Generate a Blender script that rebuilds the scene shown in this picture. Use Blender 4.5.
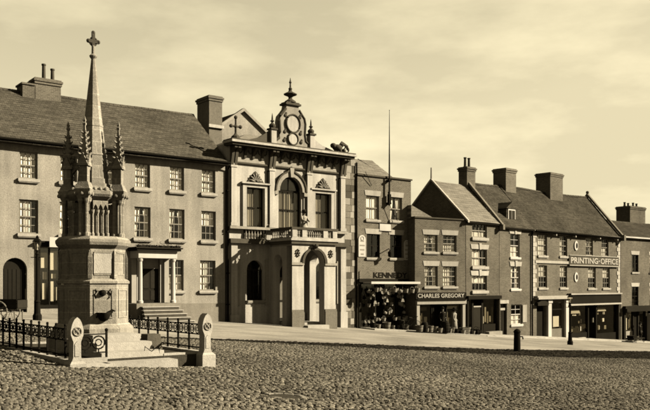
import bpy, bmesh, math, random
from math import sin, cos, pi, radians, hypot
from mathutils import Vector, Matrix
random.seed(7)
for o in list(bpy.data.objects): bpy.data.objects.remove(o)
S = bpy.context.scene
COL = S.collection

# ------------------------------------------------------------------ camera
CZ = 1.806
cam = bpy.data.cameras.new('camera'); camo = bpy.data.objects.new('camera', cam); COL.objects.link(camo)
camo.location = (0, 0, CZ); camo.rotation_euler = (pi/2, 0, 0)
cam.sensor_width = 36; cam.lens = 800/650*36; cam.shift_y = 80/650
cam.clip_start = .1; cam.clip_end = 3000
S.camera = camo

# ------------------------------------------------------------------ sky, sun, exposure
SUN_AZ = Vector((1, .04)).normalized(); SUN_EL = radians(29)
w = bpy.data.worlds.new('World'); S.world = w; w.use_nodes = True
nt = w.node_tree; N = nt.nodes; LK = nt.links; N.clear()
def nd(t, **k):
    n = N.new(t)
    for a, v in k.items(): setattr(n, a, v)
    return n
sky = nd('ShaderNodeTexSky', sky_type='NISHITA', sun_disc=False)
sky.sun_elevation = SUN_EL; sky.sun_rotation = math.atan2(SUN_AZ.x, SUN_AZ.y)
sky.air_density = 1.0; sky.dust_density = 1.0; sky.ozone_density = 1.0
bw = nd('ShaderNodeRGBToBW'); LK.new(sky.outputs[0], bw.inputs[0])
tc = nd('ShaderNodeTexCoord'); mp = nd('ShaderNodeMapping'); mp.inputs['Scale'].default_value = (1.7, 1.7, 5.2)
mp.inputs['Location'].default_value = (3.1, .4, .7)
LK.new(tc.outputs['Generated'], mp.inputs[0])
no = nd('ShaderNodeTexNoise'); no.inputs['Scale'].default_value = 1.7; no.inputs['Detail'].default_value = 7; no.inputs['Roughness'].default_value = .55
LK.new(mp.outputs[0], no.inputs['Vector'])
rp = nd('ShaderNodeMapRange'); rp.inputs['From Min'].default_value = .40; rp.inputs['From Max'].default_value = .60
rp.inputs['To Min'].default_value = .80; rp.inputs['To Max'].default_value = 1.14
LK.new(no.outputs[0], rp.inputs[0])
cl = nd('ShaderNodeMath', operation='POWER'); LK.new(bw.outputs[0], cl.inputs[0]); cl.inputs[1].default_value = .6
ad = nd('ShaderNodeMath', operation='ADD'); cm = nd('ShaderNodeMath', operation='MINIMUM'); LK.new(cl.outputs[0], cm.inputs[0]); cm.inputs[1].default_value = 2.1; LK.new(cm.outputs[0], ad.inputs[0]); ad.inputs[1].default_value = -.1
mu = nd('ShaderNodeMath', operation='MULTIPLY'); LK.new(ad.outputs[0], mu.inputs[0]); LK.new(rp.outputs[0], mu.inputs[1])
cc = nd('ShaderNodeVectorMath', operation='SCALE'); cc.inputs[0].default_value = (1.0, .878, .57)
LK.new(mu.outputs[0], cc.inputs['Scale'])
bg = nd('ShaderNodeBackground'); LK.new(cc.outputs[0], bg.inputs[0]); bg.inputs[1].default_value = .056
wo = nd('ShaderNodeOutputWorld'); LK.new(bg.outputs[0], wo.inputs[0])

sl = bpy.data.lights.new('sun', 'SUN'); sl.energy = 5.0; sl.angle = radians(.5); sl.color = (1, .91, .70)
so = bpy.data.objects.new('sun', sl); COL.objects.link(so)
sd = Vector((SUN_AZ.x*cos(SUN_EL), SUN_AZ.y*cos(SUN_EL), sin(SUN_EL)))
so.rotation_euler = sd.to_track_quat('Z', 'Y').to_euler(); so.location = (30, 0, 40)
S.view_settings.view_transform = 'Standard'; S.view_settings.look = 'None'
S.cycles.filter_width = 1.75
S.view_settings.exposure = 3.2; S.view_settings.gamma = 1

# ------------------------------------------------------------------ materials
def tone(v):
    # the print's sepia hue: warm and a little stronger in the darks
    s = .26*(1-min(v*6, 1)) + .07
    return (v*1.03, v*(1-s*.32), v*(1-s*1.0), 1)
MATS = {}
def mat(name, v, var=.15, scale=6, rough=.85, bump=.25, bscale=None, spec=0, brick=None, streak=0, metal=0, patch=0, track=0, pscale=.55, roof=0, island=0):
    if name in MATS: return MATS[name]
    m = bpy.data.materials.new(name); m.use_nodes = True
    t = m.node_tree; n = t.nodes; l = t.links
    b = n['Principled BSDF']; b.inputs['Roughness'].default_value = rough
    b.inputs['Specular IOR Level'].default_value = spec; b.inputs['Metallic'].default_value = metal
    co = n.new('ShaderNodeTexCoord'); geo = n.new('ShaderNodeObjectInfo')
    of = n.new('ShaderNodeVectorMath'); of.operation = 'ADD'
    l.new(co.outputs['Object'], of.inputs[0]); l.new(geo.outputs['Location'], of.inputs[1])
    n1 = n.new('ShaderNodeTexNoise'); n1.inputs['Scale'].default_value = scale; n1.inputs['Detail'].default_value = 8; n1.inputs['Roughness'].default_value = .78
    l.new(of.outputs[0], n1.inputs['Vector'])
    n2 = n.new('ShaderNodeTexNoise'); n2.inputs['Scale'].default_value = pscale; n2.inputs['Detail'].default_value = 4
    l.new(of.outputs[0], n2.inputs['Vector'])
    fac = n.new('ShaderNodeMath'); fac.operation = 'MULTIPLY_ADD'
    l.new(n1.outputs[0], fac.inputs[0]); fac.inputs[1].default_value = var*3.0; fac.inputs[2].default_value = 1-var*1.5
    f2 = n.new('ShaderNodeMath'); f2.operation = 'MULTIPLY_ADD'
    l.new(n2.outputs[0], f2.inputs[0]); f2.inputs[1].default_value = .5+patch; f2.inputs[2].default_value = .75-patch/2
    f3 = n.new('ShaderNodeMath'); f3.operation = 'MULTIPLY'; l.new(fac.outputs[0], f3.inputs[0]); l.new(f2.outputs[0], f3.inputs[1])
    last = f3
    if streak:
        ms = n.new('ShaderNodeMapping'); ms.inputs['Scale'].default_value = (2.2, 2.2, .18); l.new(of.outputs[0], ms.inputs[0])
        n3 = n.new('ShaderNodeTexNoise'); n3.inputs['Scale'].default_value = 1.6; n3.inputs['Detail'].default_value = 6; l.new(ms.outputs[0], n3.inputs['Vector'])
        f4 = n.new('ShaderNodeMath'); f4.operation = 'MULTIPLY_ADD'; l.new(n3.outputs[0], f4.inputs[0]); f4.inputs[1].default_value = streak*2; f4.inputs[2].default_value = 1-streak
        f5 = n.new('ShaderNodeMath'); f5.operation = 'MULTIPLY'; l.new(last.outputs[0], f5.inputs[0]); l.new(f4.outputs[0], f5.inputs[1]); last = f5
    if brick:
        bwid, bh, mort, amt = brick
        sx = n.new('ShaderNodeSeparateXYZ'); l.new(co.outputs['Object'], sx.inputs[0])
        aa = n.new('ShaderNodeMath'); aa.operation = 'ADD'; l.new(sx.outputs[0], aa.inputs[0]); l.new(sx.outputs[1], aa.inputs[1])
        cx = n.new('ShaderNodeCombineXYZ'); l.new(sx.outputs[0] if roof else aa.outputs[0], cx.inputs[0]); l.new(sx.outputs[2], cx.inputs[1])
        bt = n.new('ShaderNodeTexBrick'); bt.inputs['Scale'].default_value = 1
        bt.inputs['Brick Width'].default_value = bwid; bt.inputs['Row Height'].default_value = bh; bt.inputs['Mortar Size'].default_value = mort
        bt.inputs['Color1'].default_value = (1-amt,)*3+(1,); bt.inputs['Color2'].default_value = (1+amt,)*3+(1,); bt.inputs['Mortar'].default_value = (1.5,)*3+(1,)
        if roof: bt.inputs['Mortar'].default_value = (.45,)*3+(1,)
        l.new(cx.outputs[0], bt.inputs['Vector'])
        bb = n.new('ShaderNodeRGBToBW'); l.new(bt.outputs['Color'], bb.inputs[0])
        f6 = n.new('ShaderNodeMath'); f6.operation = 'MULTIPLY'; l.new(last.outputs[0], f6.inputs[0]); l.new(bb.outputs[0], f6.inputs[1]); last = f6
    if island:
        gi = n.new('ShaderNodeNewGeometry'); fi = n.new('ShaderNodeMath'); fi.operation = 'MULTIPLY_ADD'; l.new(gi.outputs['Random Per Island'], fi.inputs[0]); fi.inputs[1].default_value = island*1.6; fi.inputs[2].default_value = 1-island*.8
        fj = n.new('ShaderNodeMath'); fj.operation = 'MULTIPLY'; l.new(last.outputs[0], fj.inputs[0]); l.new(fi.outputs[0], fj.inputs[1]); last = fj
    if track:
        mt = n.new('ShaderNodeMapping'); mt.vector_type = 'TEXTURE'; mt.inputs['Rotation'].default_value = (0, 0, .62); mt.inputs['Scale'].default_value = (9, .5, 1); l.new(of.outputs[0], mt.inputs[0])
        n4 = n.new('ShaderNodeTexNoise'); n4.inputs['Scale'].default_value = 1; n4.inputs['Detail'].default_value = 7; n4.inputs['Roughness'].default_value = .65; l.new(mt.outputs[0], n4.inputs['Vector'])
        f8 = n.new('ShaderNodeMath'); f8.operation = 'MULTIPLY_ADD'; l.new(n4.outputs[0], f8.inputs[0]); f8.inputs[1].default_value = track*2; f8.inputs[2].default_value = 1-track
        f9 = n.new('ShaderNodeMath'); f9.operation = 'MULTIPLY'; l.new(last.outputs[0], f9.inputs[0]); l.new(f8.outputs[0], f9.inputs[1]); last = f9
    oi = n.new('ShaderNodeMath'); oi.operation = 'MULTIPLY_ADD'; l.new(geo.outputs['Random'], oi.inputs[0]); oi.inputs[1].default_value = .16; oi.inputs[2].default_value = .92
    f7 = n.new('ShaderNodeMath'); f7.operation = 'MULTIPLY'; l.new(last.outputs[0], f7.inputs[0]); l.new(oi.outputs[0], f7.inputs[1])
    vs = n.new('ShaderNodeVectorMath'); vs.operation = 'SCALE'; vs.inputs[0].default_value = tone(v)[:3]
    l.new(f7.outputs[0], vs.inputs['Scale']); l.new(vs.outputs[0], b.inputs['Base Color'])
    if bump:
        nb = n.new('ShaderNodeTexNoise'); nb.inputs['Scale'].default_value = bscale or scale*3; nb.inputs['Detail'].default_value = 6
        l.new(of.outputs[0], nb.inputs['Vector'])
        bu = n.new('ShaderNodeBump'); bu.inputs['Strength'].default_value = bump; bu.inputs['Distance'].default_value = .03
        l.new(nb.outputs[0], bu.inputs['Height']); l.new(bu.outputs[0], b.inputs['Normal'])
    MATS[name] = m
    return m
M = dict(
    render=mat('wall_render', .0724, .62, 16, .95, .35, streak=0.32, patch=0.5),
    render_base=mat('stained_plinth_render', .0539, .22, 5, .95, .4, streak=.25),
    pale=mat('pale_painted_stucco', .1028, .36, 15, .85, .15, streak=0.45, patch=0.2),
    paled=mat('pale_dressed_stone', .0752, .4, 14, .85, .25, streak=0.34),
    grime_shade=mat('weathered_and_shaded_stone', .0204, .4, 14, .95, .4, streak=.3),  # weathered stone; also paints the shaded risers of the portico steps
    dstone=mat('grey_ashlar', .0416, .6, 14, .95, .4, streak=.2),
    brick=mat('dark_brick', .0259, .75, 20, .95, .4, brick=(.24, .085, .012, .22), streak=.12, patch=0.5),
    brickb=mat('mid_brick', .0312, .75, 20, .95, .4, brick=(.24, .085, .012, .2), streak=.12, patch=0.5),
    brickc=mat('pale_brick', .0324, .75, 20, .95, .4, brick=(.24, .085, .012, .18), streak=.12),
    slate=mat('dark_roof_tiles', .0221, .8, 18, .95, .5, brick=(.24, .15, .01, .2), patch=0.6, roof=1),
    slate2=mat('brown_roof_tiles', .0175, .8, 18, .95, .5, brick=(.24, .15, .01, .2), patch=0.6, roof=1),
    slatep=mat('pale_roof_slates', .0526, .45, 16, .9, .3, brick=(.3, .2, .008, .12), patch=.1, roof=1),
    mon=mat('monument_sandstone', .0633, .62, 15, .9, .4, brick=(.62, .31, .007, .10), streak=0.34, patch=0.3),
    step=mat('worn_step_stone', .0952, .34, 12, .9, .3, streak=0.2, patch=0.3),
    white=mat('white_paint', .1196, .06, 8, .6, .05, streak=.12),
    offw=mat('off_white_paint', .0868, .12, 8, .7, .1, streak=.2),
    lint=mat('limewashed_stone', .0888, .4, 14, .85, .2, streak=0.3),
    sash=mat('sash_paint', .0584, .15, 9, .6, .05),
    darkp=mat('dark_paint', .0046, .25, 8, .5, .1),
    darkw=mat('dark_stained_wood', .0065, .3, 9, .7, .25),
    wood=mat('bare_wood', .0430, .25, 9, .85, .3),
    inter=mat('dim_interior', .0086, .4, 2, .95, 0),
    curt=mat('curtain_cloth', .2915, .12, 8, .95, .1),
    blind=mat('roller_blind', .1754, .08, 8, .95, .05),
    iron=mat('black_iron', .0033, .3, 14, .55, .2),
    tin=mat('tinned_metal', .0597, .25, 12, .4, .1),
    bronze=mat('dark_bronze', .0036, .3, 14, .5, .2),
    cob=mat('cobble_stone', .0341, .34, 5, .8, .45, bscale=30, patch=1.0, pscale=0.14, island=0.75, track=0.35),
    sett=mat('dark_setts', .0051, .35, 5, .8, .45, bscale=30, patch=.4, island=0.8),  # setts much darker than the cobbles and the road
    earth=mat('trodden_earth', .0128, .3, 7, 1, .6, patch=.3),
    road=mat('pale_macadam', .0707, .5, 9, 1, .5, patch=0.8, track=.5, pscale=0.35),
    pave=mat('paving_flags', .0832, .4, 9, .95, .3, brick=(.9, .6, .01, .07), track=0.35),
    leaf=mat('leaf_green', .0110, .4, 8, .7, 0),
    skin=mat('skin', .0621, .05, 10, .6, 0),
    cloth=mat('dark_cloth', .0052, .3, 12, .95, .1),
    linen=mat('light_cloth', .1157, .12, 10, .95, .1),
    straw=mat('straw', .0664, .25, 20, .95, .3),
    paper=mat('printed_paper', .1824, .12, 14, .8, 0),
    clay=mat('fired_clay', .0219, .25, 10, .9, .3),
)
g = bpy.data.materials.new('window_glass'); g.use_nodes = True
t = g.node_tree; n = t.nodes; l = t.links; n.remove(n['Principled BSDF'])
tr = n.new('ShaderNodeBsdfTransparent'); tr.inputs[0].default_value = (.9, .88, .82, 1)
gl = n.new('ShaderNodeBsdfGlossy'); gl.inputs['Roughness'].default_value = .06; gl.inputs[0].default_value = (1, .97, .9, 1)
gn = n.new('ShaderNodeTexNoise'); gn.inputs['Scale'].default_value = 3.2
gb = n.new('ShaderNodeBump'); gb.inputs['Strength'].default_value = .08; l.new(gn.outputs[0], gb.inputs['Height']); l.new(gb.outputs[0], gl.inputs['Normal'])
lw = n.new('ShaderNodeLayerWeight'); pw_ = n.new('ShaderNodeMath'); pw_.operation = 'POWER'; l.new(lw.outputs['Facing'], pw_.inputs[0]); pw_.inputs[1].default_value = 5
fr = n.new('ShaderNodeMath'); fr.operation = 'MULTIPLY_ADD'; l.new(pw_.outputs[0], fr.inputs[0]); fr.inputs[1].default_value = .9; fr.inputs[2].default_value = .035
mx = n.new('ShaderNodeMixShader'); l.new(fr.outputs[0], mx.inputs[0]); l.new(tr.outputs[0], mx.inputs[1]); l.new(gl.outputs[0], mx.inputs[2])
l.new(mx.outputs[0], n['Material Output'].inputs[0])
M['glass'] = g

# ------------------------------------------------------------------ mesh building helpers
class MB:
    def __init__(s): s.v = []; s.f = []; s.smooth = False
    def add(s, vs, fs):
        k = len(s.v); s.v += [tuple(p) for p in vs]; s.f += [tuple(i+k for i in q) for q in fs]; return s
    def box(s, x0, x1, y0, y1, z0, z1):
        return s.add([(x0,y0,z0),(x1,y0,z0),(x1,y1,z0),(x0,y1,z0),(x0,y0,z1),(x1,y0,z1),(x1,y1,z1),(x0,y1,z1)],
                     [(3,2,1,0),(4,5,6,7),(0,1,5,4),(1,2,6,5),(2,3,7,6),(3,0,4,7)])
    def taper(s, x0, x1, y0, y1, z0, z1, dx, dy=None):
        dy = dx if dy is None else dy
        return s.add([(x0,y0,z0),(x1,y0,z0),(x1,y1,z0),(x0,y1,z0),(x0+dx,y0+dy,z1),(x1-dx,y0+dy,z1),(x1-dx,y1-dy,z1),(x0+dx,y1-dy,z1)],
                     [(3,2,1,0),(4,5,6,7),(0,1,5,4),(1,2,6,5),(2,3,7,6),(3,0,4,7)])
    def prism(s, pts, axis, a0, a1):
        # polygon (p,q) extruded along an axis: 'y' -> (p,a,q); 'x' -> (a,p,q); 'z' -> (p,q,a)
        def mk(p, a):
            return (p[0], a, p[1]) if axis == 'y' else (a, p[0], p[1]) if axis == 'x' else (p[0], p[1], a)
        n = len(pts); vs = [mk(p, a0) for p in pts]+[mk(p, a1) for p in pts]
        return s.add(vs, [tuple(range(n))[::-1], tuple(range(n, 2*n))]+[(i, (i+1) % n, n+(i+1) % n, n+i) for i in range(n)])
    def lathe(s, prof, c=(0,0), n=12, rot=0, sy=1):
        vs = []
        for r, z in prof:
            for i in range(n):
                a = rot+2*pi*i/n; vs.append((c[0]+r*cos(a), c[1]+sy*r*sin(a), z))
        fs = [(k*n+i, k*n+(i+1) % n, (k+1)*n+(i+1) % n, (k+1)*n+i) for k in range(len(prof)-1) for i in range(n)]
        fs += [tuple(range(n))[::-1], tuple((len(prof)-1)*n+i for i in range(n))]
        return s.add(vs, fs)
    def tube(s, pts, r, n=6, close=False):
        pts = [Vector(p) for p in pts]; m = len(pts); vs = []
        rs = r if isinstance(r, (list, tuple)) else [r]*m
        for i, p in enumerate(pts):
            a = pts[(i-1) % m] if (close or i) else p; b = pts[(i+1) % m] if (close or i < m-1) else p
            tg = (b-a).normalized(); up = Vector((0,0,1)) if abs(tg.z) < .9 else Vector((1,0,0))
            e1 = tg.cross(up).normalized(); e2 = e1.cross(tg)
            for j in range(n):
                q = 2*pi*j/n; vs.append(p+e1*(rs[i]*cos(q))+e2*(rs[i]*sin(q)))
        fs = [(i*n+j, i*n+(j+1) % n, ((i+1) % m)*n+(j+1) % n, ((i+1) % m)*n+j) for i in range(m if close else m-1) for j in range(n)]
        if not close: fs += [tuple(range(n))[::-1], tuple((m-1)*n+j for j in range(n))]
        return s.add(vs, fs)
    def ring(s, c, R, r, plane='xz', n=18, m=6, sz=1):
        pts = []
        for i in range(n):
            a = 2*pi*i/n; x, z = R*cos(a), R*sz*sin(a)
            pts.append((c[0]+x, c[1], c[2]+z) if plane == 'xz' else (c[0], c[1]+x, c[2]+z) if plane == 'yz' else (c[0]+x, c[1]+z, c[2]))
        return s.tube(pts, r, m, True)
    def ball(s, c, r, n=10, m=6, sx=1, sy=1, sz=1):
        prof = [(max(r*sin(pi*k/m), .0005), -r*sz*cos(pi*k/m)) for k in range(m+1)]
        k0 = len(s.v); s.lathe(prof, (0,0), n)
        for i in range(k0, len(s.v)):
            x, y, z = s.v[i]; s.v[i] = (c[0]+x*sx, c[1]+y*sy, c[2]+z)
        return s
    def xf(s, mtx):
        s.v = [tuple(mtx @ Vector(p)) for p in s.v]; return s
    def mesh(s, name, m, off=(0,0,0)):
        me = bpy.data.meshes.new(name)
        me.from_pydata([(x-off[0], y-off[1], z-off[2]) for x, y, z in s.v], [], s.f)
        bm = bmesh.new(); bm.from_mesh(me); bmesh.ops.recalc_face_normals(bm, faces=bm.faces); bm.to_mesh(me); bm.free()
        if s.smooth:
            for p in me.polygons: p.use_smooth = True
        me.materials.append(M[m] if isinstance(m, str) else m); me.update(); return me

def link(name, me, parent=None, loc=(0,0,0), rz=0):
    o = bpy.data.objects.new(name, me); COL.objects.link(o)
    if parent: o.parent = parent
    o.location = loc; o.rotation_euler = (0, 0, rz); return o
def tag(o, label=None, cat=None, group=None, kind=None):
    if label: o['label'] = label
    if cat: o['category'] = cat
    if group: o['group'] = group
    if kind: o['kind'] = kind
    return o
def empty(name, loc, rz=0):
    o = bpy.data.objects.new(name, None); COL.objects.link(o); o.location = loc; o.rotation_euler = (0,0,rz)
    o.empty_display_size = .3; return o
def copy_tree(o, parent=None):
    c = o.copy(); COL.objects.link(c)
    if parent: c.parent = parent
    for ch in list(o.children): copy_tree(ch, c)
    return c

# ------------------------------------------------------------------ the lie of the land: the square falls to the right
def zg(x, y):
    x = max(-60, min(60, x)); y = max(-40, min(120, y)); return -.0742*x-.0182*y
class Frame:
    # x along a facade, y into the building, z world height
    def __init__(s, ox, oy, dx, dy): s.O = Vector((ox, oy)); s.d = Vector((dx, dy)).normalized(); s.n = Vector((s.d.y, -s.d.x)); s.a = math.atan2(s.d.y, s.d.x)
    def W(s, u, y=0): p = s.O+s.d*u-s.n*y; return p
    def g(s, u, y=0): p = s.W(u, y); return zg(p.x, p.y)
FL = Frame(-6.06, 48.5, .7926, .6097)
FG = Frame(6.41, 57.0, .8471, .5315)
FR = Frame(10.50, 59.56, .7380, .6748)
FQ = Frame(27.80, 75.38, .7731, .6343)
class Bld:
    def __init__(s, name, label, cat, fr, u0, y0=0, group=None):
        p = fr.W(u0, y0); s.z0 = zg(p.x, p.y); s.u0 = u0; s.y0 = y0; s.fr = fr
        s.root = empty(name, (p.x, p.y, s.z0), fr.a); tag(s.root, label, cat, group); s.off = (u0, y0, s.z0)
    def part(s, name, mb, m, parent=None):
        return link(name, mb.mesh(name, m, s.off), parent or s.root)
    def put(s, name, me, u, y, z, parent=None):
        return link(name, me, parent or s.root, (u-s.u0, y-s.y0, z-s.z0))

def wall(mb, u0, u1, z0, z1, holes=(), y=0, rev=.2):
    xs = sorted({u0, u1, *[h[0] for h in holes], *[h[1] for h in holes]}); zs = sorted({z0, z1, *[h[2] for h in holes], *[h[3] for h in holes]})
    for i in range(len(xs)-1):
        for k in range(len(zs)-1):
            a, b, c, d = xs[i], xs[i+1], zs[k], zs[k+1]; mx_, mz = (a+b)/2, (c+d)/2
            if any(h[0] < mx_ < h[1] and h[2] < mz < h[3] for h in holes): continue
            mb.add([(a,y,c),(b,y,c),(b,y,d),(a,y,d)], [(0,1,2,3)])
    for a, b, c, d in holes:
        mb.add([(a,y,c),(b,y,c),(b,y,d),(a,y,d),(a,y+rev,c),(b,y+rev,c),(b,y+rev,d),(a,y+rev,d)], [(0,1,5,4),(1,2,6,5),(2,3,7,6),(3,0,4,7)])
def shell(mb, u0, u1, y1, z0, z1, y0=0):
    # the other walls of the block: sides, back
    mb.add([(u0,y0,z0),(u0,y1,z0),(u0,y1,z1),(u0,y0,z1)], [(0,1,2,3)])
    mb.add([(u1,y0,z0),(u1,y1,z0),(u1,y1,z1),(u1,y0,z1)], [(0,1,2,3)])
    mb.add([(u0,y1,z0),(u1,y1,z0),(u1,y1,z1),(u0,y1,z1)], [(0,1,2,3)])
def arch_pts(u0, u1, zs, zt, n=12):
    c = (u0+u1)/2; r = (u1-u0)/2
    return [(c-r*cos(pi*i/n), zs+(zt-zs)*sin(pi*i/n)) for i in range(n+1)]
def spandrel(mb, u0, u1, zs, zt, top, y, rev):
    # fills a square-headed hole down to an arch
    p = arch_pts(u0, u1, zs, zt)
    for (a, b), (c, d) in zip(p, p[1:]):
        mb.add([(a,y,b),(c,y,d),(c,y,top),(a,y,top)], [(0,1,2,3)])
        mb.add([(a,y,b),(c,y,d),(c,y+rev,d),(a,y+rev,b)], [(0,1,2,3)])

CACHE = {}
def window(b, u0, u1, z0, z1, cols=3, rows=4, frame='sash', sill='lint', lintel=None, curtain=None, y=0, rev=.10, sillw=.1, sh=.14):
    wd, ht = round(u1-u0, 2), round(z1-z0, 2); key = (wd, ht, cols, rows, frame, rev)
    if key not in CACHE:
        f = MB(); t = .06
        f.box(0, t, rev-.03, rev+.07, 0, ht); f.box(wd-t, wd, rev-.03, rev+.07, 0, ht); f.box(t, wd-t, rev-.03, rev+.07, 0, t+.01); f.box(t, wd-t, rev-.03, rev+.07, ht-t, ht)
        f.box(t, wd-t, rev-.01, rev+.06, ht/2-.03, ht/2+.03)
        for i in range(1, cols):
            x = t+(wd-2*t)*i/cols; f.box(x-.016, x+.016, rev+.003, rev+.043, t+.01, ht/2-.03); f.box(x-.016, x+.016, rev+.003, rev+.043, ht/2+.03, ht-t)
        for k in range(1, rows):
            if k*2 == rows: continue
            z = ht*k/rows
            for i in range(cols):
                xa = t+(wd-2*t)*i/cols+.016; xb = t+(wd-2*t)*(i+1)/cols-.016; f.box(xa, xb, rev+.006, rev+.04, z-.016, z+.016)
        p = MB()
        for i in range(cols):
            for k in range(rows):
                xa = t+(wd-2*t)*i/cols; xb = t+(wd-2*t)*(i+1)/cols; za = max(t, ht*k/rows); zb = min(ht-t, ht*(k+1)/rows)
                j = random.uniform(-.004, .004)
                p.add([(xa,rev+.05+j,za),(xb,rev+.05-j,za),(xb,rev+.05-j,zb),(xa,rev+.05+j,zb)], [(0,1,2,3)])
        CACHE[key] = (f.mesh('window', frame), p.mesh('pane', 'glass'))
    fm, pm = CACHE[key]
    o = b.put('window', fm, u0, y, z0); link('pane', pm, o)
    if sill:
        s = MB(); s.box(-.1, wd+.1, -sillw, rev-.035, -sh, -.002); s.box(-.06, wd+.06, -sillw+.03, -.002, -sh-.05, -sh); link('sill', s.mesh('sill', sill), o)
    if lintel:
        s = MB()
        if lintel == 'key':
            s.prism([(-.12,.002),(wd/2-.13,.002),(wd/2-.16,.36),(-.22,.36)], 'y', -.05, .1); s.prism([(wd/2+.13,.002),(wd+.12,.002),(wd+.22,.36),(wd/2+.16,.36)], 'y', -.05, .1)
            s.prism([(wd/2-.1,-.03),(wd/2+.1,-.03),(wd/2+.15,.44),(wd/2-.15,.44)], 'y', -.1, .1)
        else:
            h = .36; s.prism([(-.1,.002),(wd+.1,.002),(wd+.18,h),(-.18,h)], 'y', -.03, .1)
        link('lintel', s.mesh('lintel', 'lint'), o, (0, 0, ht))
    if curtain:
        c = MB(); yy = rev+.10
        def drape(xa, xb, za, zb, pinch=0):
            k = max(4, int((xb-xa)/.05)); vs = []
            for i in range(k+1):
                x = xa+(xb-xa)*i/k; vs += [(x, yy+.022*sin(i*1.9), zb), (x+(pinch*(1 if xa > wd/2 else -1)*(i/k if xa < wd/2 else 1-i/k)), yy+.022*sin(i*1.9+.4), za)]
            c.add(vs, [(2*i, 2*i+1, 2*i+3, 2*i+2) for i in range(k)])
        if curtain == 'pair':
            drape(.02, wd*.40, .05, ht-.04, .18); drape(wd*.60, wd-.02, .05, ht-.04, .18)
        elif curtain == 'half': drape(.02, wd-.02, .05, ht*.5)
        elif curtain in ('full', 'drab'): drape(.02, wd-.02, .05, ht-.04)
        elif curtain == 'net': drape(.02, wd*.62, .05, ht-.04)
        elif curtain == 'blind': c.box(.03, wd-.03, yy, yy+.01, ht*.42, ht-.04)
        elif curtain == 'top': drape(.02, wd-.02, ht*.52, ht-.04)
        link('curtain', c.mesh('curtain', 'straw' if curtain == 'drab' else 'blind' if curtain == 'blind' else 'curt'), o)
    return o
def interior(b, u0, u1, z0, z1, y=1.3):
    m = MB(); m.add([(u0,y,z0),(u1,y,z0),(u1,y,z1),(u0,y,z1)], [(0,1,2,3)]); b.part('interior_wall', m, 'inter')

def slope_courses(mb, u0, u1, ya, za, yb, zb, step=.17, lift=.022, jag=.0):
    # a roof slope laid in overlapping courses from eaves (ya,za) to ridge (yb,zb)
    L = hypot(yb-ya, zb-za); n = max(4, int(L/step)); ny, nz = -(zb-za)/L, (yb-ya)/L
    if nz < 0: ny, nz = -ny, -nz
    seg = max(2, int((u1-u0)/1.2))
    for i in range(n):
        a, c = i/n, (i+1)/n
        for k in range(seg):
            x0 = u0+(u1-u0)*k/seg; x1 = u0+(u1-u0)*(k+1)/seg
            def P(x, q, h):
                sag = -.09*sin(pi*(x-u0)/(u1-u0))*q+.010*sin(x*2.3+i*1.7)+.028*sin(x*.9+q*3.1)*sin(q*4+x*.31)
                return (x, ya+(yb-ya)*q+ny*h, za+(zb-za)*q+nz*h+sag)
            mb.add([P(x0,a,lift),P(x1,a,lift),P(x1,c,.002),P(x0,c,.002),P(x0,a,-.03),P(x1,a,-.03)], [(0,1,2,3),(4,5,1,0)])
def gable_roof(b, u0, u1, yr, yb, ze, zr, m, ze2=None, over=.25, step=.17, y0=0, ridge=True):
    r = MB(); e2 = ze if ze2 is None else ze2; k = (zr-ze)/(yr-y0)
    slope_courses(r, u0, u1, y0-over, ze-k*over, yr, zr, step)
    slope_courses(r, u0, u1, yb, e2, yr, zr, step*2)
    o = b.part('roof', r, m)
    if ridge:
        c = MB(); L = u1-u0; n = int(L/.45)
        for i in range(n):
            a = u0+L*i/n; d = u0+L*(i+1)/n-.02; z = zr-.09*sin(pi*((a+d)/2-u0)/L)+.028*sin((a+d)/2*.9+3.1)*sin(4+(a+d)/2*.31)
            c.prism([(yr-.13, z-.06), (yr, z+.09), (yr+.13, z-.06), (yr, z-.0)], 'x', a, d)
        b.part('ridge_tiles', c, m, o)
    return o
def chimney(b, u0, u1, y0, y1, z0, z1, m, pots=(), cap='grime_shade', parent=None, pot_h=.75):
    c = MB(); c.box(u0, u1, y0, y1, z0, z1-.35)
    c.box(u0-.05, u1+.05, y0-.05, y1+.05, z1-.348, z1-.2); c.box(u0-.1, u1+.1, y0-.1, y1+.1, z1-.198, z1-.08); c.box(u0-.03, u1+.03, y0-.03, y1+.03, z1-.078, z1)
    o = b.part('chimney', c, m, parent)
    for x, h in pots:
        p = MB(); p.lathe([(.15, z1-.02), (.15, z1+.05), (.115, z1+.1), (.10, z1+h-.1), (.13, z1+h-.08), (.13, z1+h)], (x, (y0+y1)/2), 10)
        b.part('chimney_pot', p, 'clay', o)
    return o
def text_mesh(txt, h, width, m, ext=.012):
    cu = bpy.data.curves.new('lettering', 'FONT'); cu.body = txt; cu.size = 1; cu.extrude = ext/h if h else .01; cu.resolution_u = 3; cu.offset = .022
    o = bpy.data.objects.new('lettering', cu); COL.objects.link(o)
    dg = bpy.context.evaluated_depsgraph_get(); dg.update()
    me = bpy.data.meshes.new_from_object(o.evaluated_get(dg)); bpy.data.objects.remove(o)
    xs = [v.co.x for v in me.vertices]; ys = [v.co.y for v in me.vertices]; x0, x1, y0, y1 = min(xs), max(xs), min(ys), max(ys)
    for v in me.vertices:
        x = (v.co.x-x0)/(x1-x0)*width; z = (v.co.y-y0)/(y1-y0)*h; v.co = Vector((x, -v.co.z*h, z))
    me.materials.clear(); me.materials.append(M[m]); me.name = 'lettering'; return me

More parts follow.
